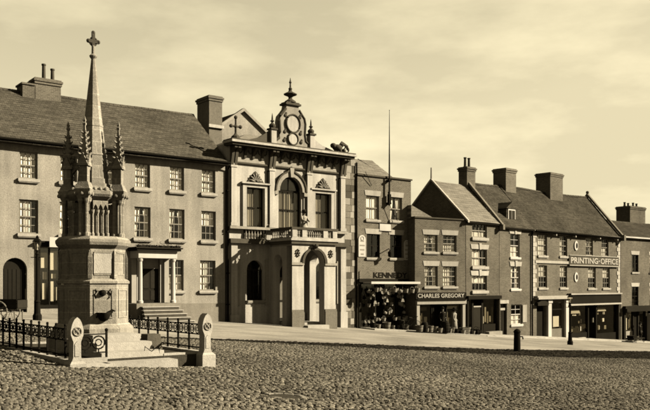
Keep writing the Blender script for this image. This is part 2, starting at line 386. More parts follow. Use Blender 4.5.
# ------------------------------------------------------------------ ground, road, gutter, pavements
def sheet(name, pts, dz, m, kind='structure', edge=.0):
    mb = MB(); n = len(pts)
    top = [(x, y, zg(x, y)+dz) for x, y in pts]
    mb.add(top, [tuple(range(n))])
    if edge:
        mb.add(top+[(x, y, zg(x, y)+dz-edge) for x, y in pts], [(i, (i+1) % n, n+(i+1) % n, n+i) for i in range(n)])
    o = link(name, mb.mesh(name, m)); tag(o, kind=kind); return o
gm = MB(); xs = [-1500, -60, 60, 1500]; ys = [-1200, -40, 120, 2500]
for i in range(3):
    for k in range(3):
        gm.add([(x, y, zg(x, y)-.012) for x, y in ((xs[i],ys[k]),(xs[i+1],ys[k]),(xs[i+1],ys[k+1]),(xs[i],ys[k+1]))], [(0,1,2,3)])
tag(link('ground', gm.mesh('ground', 'earth')), kind='structure')
def lerp(a, b, t): return a+(b-a)*t
P2 = lambda f, u, y: tuple(f.W(u, y))
# edge of the cobbled place (near side of the dark gutter) and its far side
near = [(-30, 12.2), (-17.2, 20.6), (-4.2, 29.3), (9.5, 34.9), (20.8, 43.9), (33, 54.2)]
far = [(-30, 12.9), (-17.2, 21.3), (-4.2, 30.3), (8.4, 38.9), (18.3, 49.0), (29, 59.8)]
fac = [P2(FL,-24,.3), P2(FL,10,.3), P2(FL,15.5,.3), P2(FG,5,.3), P2(FR,23.4,.3), P2(FQ,12,.3)]
sheet('road', far+fac[::-1], .006, 'road')
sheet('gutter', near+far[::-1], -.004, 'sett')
pv = [P2(FL,10.6,-1.5), P2(FL,14.6,-2.0), P2(FG,5.0,-1.9), P2(FR,23.4,-2.0), P2(FQ,12,-2.0)]
pvb = [P2(FL,10.6,.3), P2(FL,15.2,.3), P2(FG,5.0,.3), P2(FR,23.4,.3), P2(FQ,12,.3)]
sheet('pavement', pv+pvb[::-1], .09, 'pave', edge=.3)

pvo = bpy.data.objects['pavement']; rk = random.Random(6)
for (xa, ya), (xb, yb) in zip(pv, pv[1:]):
    L = hypot(xb-xa, yb-ya); n_ = max(1, round(L/.95)); an = math.atan2(yb-ya, xb-xa)
    for i in range(n_):
        f0, f1 = i/n_, (i+1)/n_-.012/L*1.0; p0_ = (xa+(xb-xa)*f0, ya+(yb-ya)*f0); p1_ = (xa+(xb-xa)*f1, ya+(yb-ya)*f1); o_ = (sin(an)*.16, -cos(an)*.16); k = MB(); hj = rk.uniform(.075, .105)
        q = [p0_, p1_, (p1_[0]+o_[0], p1_[1]+o_[1]), (p0_[0]+o_[0], p0_[1]+o_[1])]
        k.add([(x, y, zg(x, y)-.1) for x, y in q]+[(x, y, zg(x, y)+hj) for x, y in q], [(3,2,1,0),(4,5,6,7),(0,1,5,4),(1,2,6,5),(2,3,7,6),(3,0,4,7)])
        link('kerb_stone', k.mesh('kerb_stone', 'step'), pvo)

# cobbles: real stones, the nearest ones single objects, the rest one mass
def inpoly(x, y, P):
    c = False; n = len(P)
    for i in range(n):
        (xa, ya), (xb, yb) = P[i], P[i-1]
        if (ya > y) != (yb > y) and x < (xb-xa)*(y-ya)/(yb-ya)+xa: c = not c
    return c
def stone_geo(a, b, h, n, rnd):
    vs = []; ph = rnd.uniform(0, 6.28)
    rr = [rnd.uniform(.84, 1.06) for _ in range(n)]
    for k, (q, z) in enumerate(((1.0, -.02), (.93, h*.62), (.62, h))):
        for i in range(n):
            t = ph+2*pi*i/n; ct, st = cos(t), sin(t)
            e = 1/max(abs(ct)**3+abs(st)**3, .5)**(1/3)
            vs.append((a*q*rr[i]*ct*e, b*q*rr[i]*st*e, z+(rnd.uniform(-.006, .006) if k else 0)))
    fs = [(k*n+i, k*n+(i+1) % n, (k+1)*n+(i+1) % n, (k+1)*n+i) for k in range(2) for i in range(n)]+[tuple(2*n+i for i in range(n))]
    return vs, fs
PLAT = (-5.88, 20.30)   # foot of the monument
def mon_local(x, y): dx, dy = x-PLAT[0], y-PLAT[1]; return dx*FL.d.x+dy*FL.d.y, -(dx*FL.n.x+dy*FL.n.y)
def cobbles(poly, cu, cv, ang, h, seed, n=7, skip=None, ymin=9.0):
    rnd = random.Random(seed); ca, sa = cos(ang), sin(ang); out = []
    xs_ = [p[0] for p in poly]; ys_ = [p[1] for p in poly]
    cx, cy = sum(xs_)/len(xs_), sum(ys_)/len(ys_); R = max(hypot(x-cx, y-cy) for x, y in poly)
    nu, nv = int(2*R/cu), int(2*R/cv)
    for j in range(nv):
        v = -R+j*cv; sh = rnd.uniform(0, cu); u = -R+sh
        while u < R:
            wd = cu*rnd.uniform(.72, 1.25); uu = u+wd/2; vv = v+rnd.uniform(-.18, .18)*cv+.10*sin(uu*.35+v*.2); u += wd
            x, y = cx+uu*ca-vv*sa, cy+uu*sa+vv*ca
            if y < ymin or abs(x) > .445*y+.6 or not inpoly(x, y, poly): continue
            if skip and skip(x, y): continue
            out.append((x, y, wd*.485, cv*.49*rnd.uniform(.86, 1.06), h*rnd.uniform(.65, 1.25), ang+rnd.uniform(-.18, .18), rnd.uniform(-.08, .08), rnd.uniform(-.08, .08)))
    return out
def stones_object(name, lst, m, seed, n=7, parent=None):
    rnd = random.Random(seed); V = []; Fc = []
    for x, y, a, b, h, an, tx, ty in lst:
        vs, fs = stone_geo(a, b, h, n, rnd); ca, sa = cos(an), sin(an); k = len(V); z0 = zg(x, y)-.012
        for p, q, r in vs: V.append((x+p*ca-q*sa, y+p*sa+q*ca, z0+r+(p*tx+q*ty if r > 0 else 0)))
        Fc += [tuple(i+k for i in f) for f in fs]
    me = bpy.data.meshes.new(name); me.from_pydata(V, [], Fc); me.materials.append(M[m]); me.update()
    return link(name, me, parent)
def skip_mon(x, y):
    a, b = mon_local(x, y)
    return (abs(a) < 1.78 and -2.98 < b < 3.0) or hypot(x+.72, y-14.55) < .43
place = [(-9, 8), (9, 8)]+[(40, 40), (33, 54.2)]+near[::-1][1:]+[(-16, 8)]
cs = cobbles(place, .122, .094, radians(-6), .032, 3, skip=skip_mon)
vis = sorted([c for c in cs if abs(c[0]) < .40*c[1] and (CZ-zg(c[0], c[1]))/c[1]*800 < 126], key=lambda c: c[1])[:290]
ids = {id(c) for c in vis}
pl = stones_object('cobbled_square', [c for c in cs if id(c) not in ids], 'cob', 5, 6)
tag(pl, 'worn rounded cobbles paving the sloping market square', 'cobbles', kind='stuff')
rn = random.Random(9); tm = []
for k in range(12):
    vs, fs = stone_geo(.061, .047, .032, 7, rn); me = bpy.data.meshes.new('cobblestone'); me.from_pydata(vs, [], fs); me.materials.append(M['cob']); tm.append(me)
gr_ob = bpy.data.objects['ground']
for i, c in enumerate(vis):
    o = link('cobblestone', tm[i % 12], gr_ob, (c[0], c[1], zg(c[0], c[1])-.012)); o.rotation_euler = (c[6], c[7], c[5]); o.scale = (c[2]/.061, c[3]/.047, c[4]/.032)
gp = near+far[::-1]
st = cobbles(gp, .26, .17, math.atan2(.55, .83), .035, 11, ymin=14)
tag(stones_object('gutter_setts', st, 'sett', 12, 6), 'dark setts lining the wide gutter beside the road', 'setts', kind='stuff')

#@@BUILDINGS
# ------------------------------------------------------------------ long rendered house on the left
b = Bld('rendered_townhouse', 'long three-storey rendered house with portico and big slated roof beside the town hall', 'house', FL, -21)
cx3 = [-11.69, -9.6, -7.5, -5.37, -3.22, -1.13]; extra = [-13.8, -15.9, -18.0]
TOP = [(c-.46, c+.46, 7.3, 8.70) for c in cx3+extra]; MID = [(c-.49, c+.49, 4.47, 6.22) for c in cx3+extra]
GND = [(-3.82, -2.79, 1.48, 3.27), (-1.71, -.66, 1.48, 3.27)]
ARCH = (-12.97, -11.77, .0, 3.2); SHOP = (-11.15, -9.0, .75, 3.75); DOOR = (-5.42, -4.30, .78, 3.35)
m = MB(); wall(m, -21, 0, -1.2, 9.3, TOP+MID+GND+[ARCH, SHOP, DOOR], rev=.22); shell(m, -21, 0, 8.4, -1.2, 9.3)
spandrel(m, -12.97, -11.77, 2.6, 3.2, 3.2, 0, .22)
m.prism([(0, 9.28), (4.1, 12.78), (8.4, 9.28)], 'x', -.25, -.02)
b.part('wall', m, 'render'); interior(b, -20.8, -.2, -1, 9.2)
cu = ['net', 'pair', 'full', 'top', 'half', 'blind', 'pair', 'net', 'full', 'net', 'half', 'net', 'pair', 'full', 'pair', 'half', 'net', 'pair']
CT = ['full', 'net', 'pair', 'full', 'full', 'full', 'pair', 'full', 'net']; CM = ['net', 'pair', 'net', 'pair', 'pair', 'top', 'net', 'pair', 'net']
for h, c in zip(TOP, CT): window(b, *h, cols=3, rows=4, curtain=c, sillw=.14, sh=.16)
for h, c in zip(MID, CM): window(b, *h, cols=3, rows=4, curtain=c, sillw=.14, sh=.16)
window(b, *GND[0], cols=3, rows=4, curtain='half', sillw=.14, sh=.14); window(b, *GND[1], cols=3, rows=4, curtain='net', sillw=.14, sh=.14)
rf = gable_roof(b, -21, .1, 4.1, 8.4, 9.38, 12.8, 'slate', over=.42)
c = MB(); c.box(-21, .02, -.30, -.012, 9.02, 9.12); c.box(-21, .04, -.40, -.012, 9.124, 9.2); b.part('eaves_cornice', c, 'grime_shade')
c = MB(); c.tube([(-21, -.46, 9.20), (.1, -.46, 9.17)], .07, 8); b.part('gutter_pipe', c, 'iron')
c = MB(); c.tube([(.12, -.42, 9.15), (.14, -.12, 8.8), (.14, -.12, -.5)], .055, 8)
for z in (7.5, 5, 2.5, .6): c.box(.05, .23, -.19, -.01, z, z+.06)
b.part('drainpipe', c, 'iron')
ch = chimney(b, -10.2, -8.75, 3.6, 4.7, 11.9, 13.55, 'brickb', [(-9.55, .95), (-9.05, .75)])
c = MB(); c.box(-10.9, -10.2, 3.62, 4.68, 11.9, 13.05); c.box(-10.96, -10.202, 3.56, 4.74, 13.051, 13.15); b.part('chimney_shoulder', c, 'brickb', ch)
chimney(b, -17.2, -15.9, 3.6, 4.7, 11.9, 13.5, 'brickb', [(-16.5, .8)])
ch = chimney(b, .82, 1.78, 3.4, 5.0, 9.4, 14.1, 'dstone'); c = MB(); c.box(.75, 1.85, 3.27, 3.398, 12.0, 12.2); b.part('flashing', c, 'pale', ch)
# stained plinth
for x0, x1, zt in ((-9.0, -6.4, .72), (-3.5, -.02, .72), (-21, -13.1, .6)): c = MB(); c.box(x0, x1, -.035, -.002, -1.2, zt); b.part('plinth', c, 'render_base')
# arched side door
c = MB(); pts = [(-12.93, .0)]+arch_pts(-12.93, -11.81, 2.6, 3.16)+[(-11.81, .0)]; c.prism(pts, 'y', .19, .25)
d = b.part('door', c, 'darkp')
for i in range(5): c = MB(); c.box(-12.88+i*.21, -12.70+i*.21, .165, .188, .1, 2.62); b.part('plank', c, 'darkp', d)
c = MB(); c.box(-13.1, -11.6, -.25, .18, -.3, .06); b.part('door_step', c, 'step')
# little shop window with cards
s = MB(); s.box(-11.25, -11.14, -.12, .16, .0, 3.8); s.box(-9.0, -8.9, -.12, .16, .0, 3.8); s.box(-11.3, -8.85, -.14, .16, 3.80, 4.02); s.box(-11.35, -8.8, -.28, -.02, 4.022, 4.1)
s.box(-11.138, -9.002, -.06, .14, .62, .75)
for x in (-10.62, -10.08, -9.54): s.box(x-.03, x+.03, .0, .1, .752, 3.74)
so_ = b.part('shop_front', s, 'darkp')
c = MB(); c.box(-11.13, -9.0, .06, .065, .76, 3.74); b.part('pane', c, 'glass', so_)
for i, (x0, x1, z0, z1) in enumerate([(-11.02,-10.68,2.7,3.5), (-10.52,-10.15,2.6,3.6), (-9.95,-9.65,2.65,3.4), (-10.95,-10.75,1.05,1.9), (-10.5,-10.35,.95,2.0), (-10.3,-10.16,1.0,1.7), (-9.95,-9.8,1.0,1.9), (-10.9,-10.7,2.1,2.5), (-10.45,-10.2,2.15,2.4)]):
    c = MB(); c.box(x0, x1, .14+.03*(i % 3), .16+.03*(i % 3), z0, z1); b.part('display_card', c, 'paper', so_)
c = MB(); c.box(-10.75, -9.95, -.42, -.38, 3.78, 4.30); c.box(-10.4, -10.35, -.379, -.002, 3.95, 4.0); b.part('name_board', c, 'white')
# portico
for u in (-5.95, -3.95):
    p = MB(); p.lathe([(.17,.80),(.17,.92),(.13,.96),(.125,2.2),(.11,3.1),(.14,3.14),(.16,3.22),(.16,3.28)], (u, -.95), 14)
    po = b.part('portico_column', p, 'white')
c = MB(); c.box(-6.12, -3.78, -1.13, -.02, 3.30, 3.70); po = b.part('entablature', c, 'white')
c = MB(); c.box(-6.28, -3.62, -1.30, -.02, 3.702, 3.82); c.box(-6.36, -3.54, -1.38, -.02, 3.822, 3.90); b.part('flat_roof', c, 'darkw', po)
for u in (-5.95, -3.95):
    c = MB(); c.box(u-.14, u+.14, -.16, -.003, .8, 3.298); b.part('pilaster', c, 'offw', po)
c = MB(); c.box(-5.40, -4.32, .17, .22, .8, 2.72); d = b.part('front_door', c, 'darkp')
for x in (-5.28, -4.80):
    for z0, z1 in ((.95, 1.5), (1.62, 2.6)): c = MB(); c.box(x, x+.36, .152, .169, z0, z1); b.part('door_panel', c, 'darkw', d)
c = MB(); c.box(-5.40, -4.32, .15, .19, 2.74, 2.82); c.box(-5.40, -4.32, .17, .175, 2.83, 3.33); b.part('fanlight', c, 'offw', d)
c = MB(); c.box(-4.29, -4.06, -.04, .1, .8, 3.29); c.box(-5.72, -5.43, -.04, .1, .8, 3.29); b.part('door_surround', c, 'white')
sb = MB(); sb.box(-6.3, -3.6, -1.28, -.04, -1.0, .78); b.part('landing', sb, 'render_base')
for i in range(5):
    c = MB(); e = .09*i; c.box(-6.05-e, -3.9+e*.9, -1.27-.30*(i+1), -1.282-.30*i if i else -1.282, -1.2, .57-.19*i); st_ = b.part('step', c, 'grime_shade'); c = MB(); c.box(-6.09-e, -3.86+e*.9, -1.30-.30*(i+1), -1.284-.30*i, .572-.19*i, .62-.19*i); b.part('tread', c, 'step', st_)  # shade of the risers is put into the dark stone colour
# plants along the portico roof
rn = random.Random(4); lf = MB()
for i in range(900):
    x = rn.uniform(-6.3, -3.6); y = rn.uniform(-1.4, -.95); z = 3.91+abs(rn.gauss(0, .10))*(1+.5*sin(x*5)); s_ = rn.uniform(.03, .06)
    a = rn.uniform(0, 6.3); e = rn.uniform(-.6, .9); dx, dy = cos(a)*s_, sin(a)*s_
    lf.add([(x-dx,y-dy,z),(x+dy*.5,y-dx*.5,z+e*s_),(x+dx,y+dy,z+e*s_*1.5),(x-dy*.5,y+dx*.5,z+e*s_)], [(0,1,2,3)])
pw = FL.W(-5, -1.2); tb = MB(); 
for k in range(4): tb.box(-6.2+k*.65, -5.62+k*.65, -1.34, -1.02, 3.905, 4.0)
pt = empty('window_box_plants', (pw.x, pw.y, 3.9), FL.a); tag(pt, 'low row of leafy plants in boxes along the portico roof', 'plants')
o = link('foliage', lf.mesh('foliage', 'leaf', (-5, -1.2, 3.9)), pt); o['kind'] = 'stuff'
link('planter_box', tb.mesh('planter_box', 'darkw', (-5, -1.2, 3.9)), pt)

# gabled house behind, between the long house and the town hall
b = Bld('rear_gable_house', 'pale gabled rear house rising behind the roofs next to the town hall', 'house', FL, 4.2, 7)
m = MB(); m.prism([(2.6, 9), (8.6, 9), (8.6, 12.2), (5.6, 14.3), (2.6, 12.2)], 'y', 7, 7.3); m.box(2.6, 8.6, 7.301, 14, -1, 12.1); b.part('wall', m, 'render')
for sgn in (-1, 1):
    c = MB(); c.prism([(5.6, 14.5), (5.6+sgn*3.3, 12.16), (5.6+sgn*3.3, 11.94), (5.6, 14.28)], 'y', 6.82, 7.2); b.part('gable_coping', c, 'paled')
    c = MB(); c.prism([(5.6, 14.33), (5.6+sgn*3.25, 12.03), (5.6+sgn*3.25, 11.88), (5.6, 14.15)], 'y', 7.302, 14); b.part('roof', c, 'slate')

# ------------------------------------------------------------------ town hall
b = Bld('town_hall', 'ornate pale stucco town hall with arched porch, bracketed cornice and clock-shaped pediment', 'town hall', FL, .3)
W1 = (1.49, 2.82, 5.42, 7.86); W3 = (6.78, 8.11, 5.42, 7.86); W2 = (3.92, 5.70, 5.42, 8.75)
GW = (1.55, 2.76, .85, 3.35); GW2 = (6.85, 8.06, .85, 3.35); HD = (4.0, 5.6, -.6, 3.3)
m = MB(); wall(m, .3, 9.32, -2.0, 10.5, [W1, W2, W3, GW, GW2, HD], rev=.3); shell(m, .3, 9.32, 11, -2, 10.5)
spandrel(m, 3.92, 5.70, 7.86, 8.75, 8.75, 0, .3); spandrel(m, 1.55, 2.76, 2.75, 3.35, 3.35, 0, .3); spandrel(m, 6.85, 8.06, 2.75, 3.35, 3.35, 0, .3); spandrel(m, 4.0, 5.6, 2.5, 3.3, 3.3, 0, .3)
b.part('wall', m, 'pale'); interior(b, .4, 9.2, -1.8, 10.3, 1.4)
for h in (W1, W3): window(b, *h, cols=2, rows=2, frame='darkw', sill=None, curtain='drab', rev=.2)
window(b, 3.92, 5.70, 5.42, 7.86, cols=4, rows=2, frame='darkw', sill=None, curtain='drab', rev=.2)
c = MB(); c.prism(arch_pts(4.0, 5.62, 7.9, 8.68), 'y', .2, .24); b.part('fanlight', c, 'glass')
c = MB(); c.tube([(4.81-.84*cos(pi*q/14), .19, 7.9+.78*sin(pi*q/14)) for q in range(15)], .045, 6); c.tube([(4.81,.19,7.9),(4.81,.19,8.66)], .03, 6); b.part('fanlight_frame', c, 'darkw')
for h in (GW, GW2):
    o = window(b, h[0], h[1], h[2], 2.75, cols=2, rows=2, frame='darkw', sill='paled', rev=.2)
    c = MB(); c.prism(arch_pts(h[0], h[1], 2.75, 3.3), 'y', .2, .23); b.part('arched_pane', c, 'glass')
# window surrounds with carved tops
for h in (W1, W3):
    s = MB(); a, d, z0, z1 = h; s.box(a-.28, a-.002, -.10, .06, z0-.1, z1); s.box(d+.002, d+.28, -.10, .06, z0-.1, z1); s.box(a-.28, d+.28, -.10, .06, z1+.002, z1+.2); s.box(a-.40, d+.40, -.22, -.002, z1+.202, z1+.30)
    so_ = b.part('window_surround', s, 'pale')
    e = MB(); e.box(a-.36, a-.282, -.06, .02, z0-.1, z1+.2); e.box(d+.282, d+.36, -.06, .02, z0-.1, z1+.2); b.part('surround_edge', e, 'grime_shade', so_)
    c = MB(); mid = (a+d)/2; zz = z1+.302
    c.prism([(mid-.62, zz), (mid-.5, zz+.16), (mid-.36, zz+.36), (mid-.16, zz+.56), (mid, zz+.72), (mid+.16, zz+.56), (mid+.36, zz+.36), (mid+.5, zz+.16), (mid+.62, zz)], 'y', -.08, -.002)
    cr = b.part('carved_crest', c, 'grime_shade', so_)
    q = MB()
    for k in range(7):
        an = pi*(k+.5)/7; L_ = .40+.16*sin(an)
        q.tube([(mid+.1*cos(an), -.1, zz+.06+.1*sin(an)), (mid+L_*.7*cos(an), -.13, zz+.06+L_*.75*sin(an)), (mid+L_*cos(an), -.1, zz+.06+L_*sin(an))], [.03, .055, .02], 6)
    b.part('palmette', q, 'paled', so_)
# ogee hood over the middle window
h = MB(); ap = arch_pts(3.92-.26, 5.70+.26, 7.80, 9.02); ap[6] = (4.81, 9.22); ip = arch_pts(3.92-.005, 5.70+.005, 7.80, 8.755)
for i in range(12): h.prism([ip[i], ip[i+1], ap[i+1], ap[i]], 'y', -.16, -.003)
b.part('arch_hood', h, 'paled')
h = MB(); ap2 = arch_pts(3.92-.36, 5.70+.36, 7.80, 9.12); ap2[6] = (4.81, 9.40)
for i in range(12): h.prism([ap[i], ap[i+1], ap2[i+1], ap2[i]], 'y', -.22, -.003)
b.part('hood_mould', h, 'grime_shade')
h = MB(); h.prism([(4.72, 8.70), (4.90, 8.70), (4.97, 9.3), (4.65, 9.3)], 'y', -.26, -.17); b.part('keystone', h, 'paled')
for u in (3.56, 6.06-.22): 
    h = MB(); h.box(u-.02, u+.24, -.18, -.003, 7.55, 7.798); b.part('hood_stop', h, 'paled')
    h = MB(); h.box(u+.02, u+.22, -.07, -.003, 5.42, 7.548); b.part('window_jamb', h, 'pale')
# pilasters through both storeys
for u in (.55, 3.34, 6.28, 9.07):
    p = MB(); p.box(u-.19, u+.19, -.16, -.003, 5.45, 9.25); p.box(u-.25, u+.25, -.22, -.003, 5.42, 5.62); p.box(u-.24, u+.24, -.2, -.003, 9.0, 9.12); b.part('pilaster', p, 'pale')
    p = MB(); p.box(u-.31, u-.192, -.12, -.003, 5.63, 9.0); b.part('pilaster_shadow', p, 'darkp')  # dark strip added in place of the pilaster's cast shadow
    p = MB(); p.box(u-.22, u+.22, -.2, -.003, -.0, 4.35); p.box(u-.30, u+.30, -.28, -.003, -2, -.0); b.part('lower_pilaster', p, 'pale')
for u in (.9, 3.0, 6.65, 8.75):
    p = MB(); p.box(u-.13, u+.13, -.08, -.003, .55, 3.4); b.part('panel_strip', p, 'paled')
# string bands and balustrade panel
c = MB(); c.box(.2, 9.42, -.30, -.003, 5.24, 5.40); b.part('sill_band', c, 'paled')
c = MB(); c.box(.2, 9.42, -.36, -.003, 4.36, 4.56); c.box(.24, 9.38, -.26, -.003, 4.562, 4.64); b.part('string_course', c, 'grime_shade')
me = MB().lathe([(.06, 0), (.06, .05), (.03, .1), (.055, .25), (.03, .42), (.06, .5), (.06, .55)], (0, 0), 8).mesh('baluster', 'paled')
for (a, d) in ((1.3, 3.0), (6.6, 8.3)):
    c = MB(); c.box(a, d, -.05, -.003, 4.66, 5.22); b.part('recess_panel', c, 'grime_shade')
    k = int((d-a)/.19)
    for i in range(k): b.put('baluster', me, a+.1+(d-a-.2)*i/(k-1), -.14, 4.66)
# frieze, brackets, cornice
c = MB(); c.box(.25, 9.40, -.12, -.003, 9.26, 9.36); b.part('architrave', c, 'grime_shade')
c = MB(); c.box(.3, 9.34, -.06, -.003, 9.362, 10.28); b.part('frieze', c, 'paled')
def bracket(u, w_, big):
    c = MB(); dp = .62 if big else .5; zb = 9.1 if big else 9.62
    c.prism([(-.062, zb), (-.16, zb), (-.2, zb+.25), (-dp*.55, 10.0), (-dp, 10.12), (-dp, 10.27), (-.062, 10.27)], 'x', u-w_, u+w_); b.part('bracket', c, 'grime_shade')
for u in (.55, 3.34, 6.28, 9.07): bracket(u-.13, .09, True); bracket(u+.13, .09, True)
for u in (1.35, 1.95, 2.6, 4.1, 4.81, 5.52, 7.05, 7.68, 8.3): bracket(u, .08, False)
for a, d in ((.85, 3.0), (3.65, 6.0), (6.6, 8.75)):
    k = 6
    for i in range(k):
        q = a+(d-a)*(i+.5)/k
        s = MB(); s.tube([(q-.16, -.09, 10.2), (q-.1, -.1, 9.98), (q, -.11, 9.9), (q+.1, -.1, 9.98), (q+.16, -.09, 10.2)], .035, 5); b.part('festoon', s, 'grime_shade')
c = MB(); c.box(.1, 9.62, -.72, .3, 10.282, 10.42); b.part('cornice_soffit', c, 'grime_shade')
c = MB(); c.box(.0, 9.72, -.84, .3, 10.422, 10.56); b.part('cornice', c, 'pale')
c = MB(); c.box(.04, 9.68, -.78, .3, 10.562, 10.64); b.part('cornice_lead', c, 'grime_shade')
# low roof behind the parapet
c = MB(); c.add([(.3,.3,10.5),(9.32,.3,10.5),(9.32,11,10.5),(.3,11,10.5),(4.0,4.0,12.0),(5.6,4.0,12.0),(5.6,7,12.0),(4.0,7,12.0)], [(0,1,5,4),(1,2,6,5),(2,3,7,6),(3,0,4,7),(4,5,6,7)]); b.part('roof', c, 'slatep')
# pediment with two roundels and finial
P_ = [(3.55,10.64),(6.07,10.64),(6.07,10.95),(5.85,11.1),(5.78,11.5),(5.82,12.2),(5.74,12.55),(5.5,12.82),(5.32,13.05),(5.26,13.3),(4.36,13.3),(4.30,13.05),(4.12,12.82),(3.88,12.55),(3.80,12.2),(3.84,11.5),(3.77,11.1),(3.55,10.95)]
pd = MB(); pd.prism(P_, 'y', -.30, .25); pe = b.part('pediment', pd, 'paled')
e = MB(); pr = [(u, -.33, z) for u, z in P_[2:16]]
e.tube([(u, -.26, z) for u, z in P_[2:9]], .10, 6); e.tube([(u, -.26, z) for u, z in P_[11:18]], .10, 6); b.part('scroll_edge', e, 'grime_shade', pe)
c = MB(); c.box(4.22, 5.40, -.42, .34, 13.302, 13.42); c.box(4.32, 5.30, -.36, .3, 13.422, 13.5); b.part('pediment_cap', c, 'grime_shade', pe)
c = MB(); c.lathe([(.40,13.5),(.36,13.6),(.24,13.68),(.13,13.76),(.12,13.86),(.2,13.93),(.42,14.02),(.44,14.07),(.3,14.14),(.15,14.22),(.1,14.32),(.13,14.42),(.06,14.5),(.05,14.75),(.09,14.82),(.05,14.9),(.012,15.12)], (4.81, -.03), 14); b.part('finial', c, 'grime_shade', pe)
c = MB(); c.prism([(4.81+.52*cos(2*pi*i/28), 12.12+.56*sin(2*pi*i/28)) for i in range(28)], 'y', -.36, -.302); r1 = b.part('roundel', c, 'pale', pe)
c = MB(); c.ring((4.81, -.36, 12.12), .53, .065, n=28, sz=1.08); b.part('roundel_rim', c, 'grime_shade', pe)
c = MB(); c.prism([(4.81+.36*cos(2*pi*i/24), 11.14+.38*sin(2*pi*i/24)) for i in range(24)], 'y', -.36, -.302); b.part('roundel', c, 'pale', pe)
c = MB(); c.ring((4.81, -.36, 11.14), .38, .055, n=24); b.part('roundel_rim', c, 'grime_shade', pe)
for k, (x, z) in enumerate([(4.15, 11.0), (5.47, 11.0), (4.2, 11.55), (5.42, 11.55), (4.25, 12.6), (5.37, 12.6)]):
    c = MB(); c.ball((x, -.3, z), .13, 8, 5, sy=.6); c.ball((x+.05, -.31, z+.14), .08, 7, 4, sy=.6); b.part('carving', c, 'grime_shade', pe)
for u in (3.30, 6.32):
    c = MB(); c.box(u-.19, u+.19, -.42, .0, 10.642, 11.55); pp = b.part('pedestal', c, 'pale')
    c = MB(); c.box(u-.25, u+.25, -.48, .06, 11.552, 11.66); c.lathe([(.16,11.66),(.22,11.8),(.2,11.9),(.1,11.98),(.06,12.05),(.15,12.12),(.06,12.2),(.04,12.45),(.01,12.62)], (u, -.21), 10); b.part('urn_finial', c, 'grime_shade', pp)
c = MB(); c.prism([(6.52, 10.642), (8.6, 10.642), (7.2, 11.0), (6.52, 11.35)], 'y', -.25, -.05); b.part('parapet_ramp', c, 'pale')
c = MB(); c.prism([(3.10, 10.642), (1.2, 10.642), (2.3, 11.0), (3.10, 11.5)], 'y', -.25, -.05); b.part('parapet_ramp', c, 'grime_shade')
# iron cross finial at the left corner, carved beast and scrolls at the right corner
c = MB(); c.lathe([(.3,10.64),(.26,10.8),(.12,10.9),(.07,11.0),(.07,11.5)], (.45, -.5), 10); c.tube([(.12,-.5,11.4),(.78,-.5,11.4)], .07, 6); c.tube([(.45,-.5,11.3),(.45,-.5,11.95)], .06, 6)
for x, z in ((.12, 11.4), (.78, 11.4), (.45, 11.95), (.45, 11.4)): c.ball((x, -.5, z), .12, 8, 5)
b.part('cross_finial', c, 'grime_shade')
c = MB(); c.smooth = True
c.ball((8.3, -.4, 11.0), .30, 10, 7, sx=1.5, sz=.9); c.ball((7.85, -.42, 11.12), .21, 9, 6, sx=1.25); c.tube([(8.6,-.4,11.1),(8.95,-.4,11.35),(9.3,-.4,11.2),(9.35,-.4,10.9)], [.16,.13,.11,.06], 8)
c.tube([(8.1,-.4,10.95),(8.0,-.45,10.7)], .1, 7); c.tube([(8.5,-.4,10.95),(8.6,-.45,10.66)], .11, 7); c.ring((9.25,-.4,10.92), .22, .07, n=14); c.ball((8.95,-.4,10.82), .18, 8, 5); c.tube([(8.5,-.4,11.2),(8.75,-.4,11.5),(9.05,-.4,11.42)], [.07,.07,.03], 7)
c.v = [(8.75+(x-8.75)*.82, y, 10.64+(z-10.64)*.85) for x, y, z in c.v]; b.part('carved_beast', c, 'grime_shade')
# quoined stone strip at the right end
c = MB(); c.box(9.36, 10.38, .12, .8, -2.2, 10.44); qs = b.part('stone_pier', c, 'dstone')
z = -1.3; k = 0; rn = random.Random(21)
while z < 10.25:
    h_ = rn.choice((.42, .46, .5)); sp = .5 if k % 2 else .62
    for a, d in ((9.40, 9.40+sp), (9.41+sp, 10.36)):
        c = MB(); c.taper(a, d-.015, rn.uniform(.055, .085), .119, z, z+h_-.02, 0, 0); b.part('stone_block', c, rn.choice(('dstone', 'paled', 'dstone', 'grime_shade')), qs)
    z += h_; k += 1
c = MB(); c.tube([(10.40, .02, 10.2), (10.40, .02, -1.0)], .06, 8); b.part('drainpipe', c, 'iron')
# porch
PX0, PX1, PY = 3.14, 6.48, -2.6
m = MB()
AO = (4.02, 5.60, -2.2, 4.0); wall(m, PX0, PX1, -2.2, 4.2, [AO], y=PY, rev=.55); spandrel(m, 4.02, 5.60, 3.15, 4.0, 4.0, PY, .55)
wall(m, PX0, PX1, -2.2, 4.2, [AO], y=PY+.55, rev=.0); spandrel(m, 4.02, 5.60, 3.15, 4.0, 4.0, PY+.55, .0)
pm_ = b.part('porch_front', m, 'pale')
for xx, yv in ((PX0, .5), (PX1-.5, .5)):
    sd_ = MB(); wall(sd_, -2.04, -.02, -2.2, 4.2, [(-1.55, -.55, -2.2, 3.7)], y=0, rev=.5); spandrel(sd_, -1.55, -.55, 3.15, 3.7, 3.7, 0, .5)
    wall(sd_, -2.04, -.02, -2.2, 4.2, [(-1.55, -.55, -2.2, 3.7)], y=.5, rev=0); spandrel(sd_, -1.55, -.55, 3.15, 3.7, 3.7, .5, 0)
    sd_.v = [(xx+y, x, z) for x, y, z in sd_.v]; b.part('porch_side', sd_, 'pale')
c = MB(); c.box(PX0+.02, PX1-.02, PY+.02, -.3, 4.202, 4.3); b.part('porch_ceiling', c, 'paled')
c = MB(); c.box(PX0-.12, PX1+.12, PY-.12, -.37, 4.302, 4.5); b.part('porch_cornice', c, 'grime_shade')
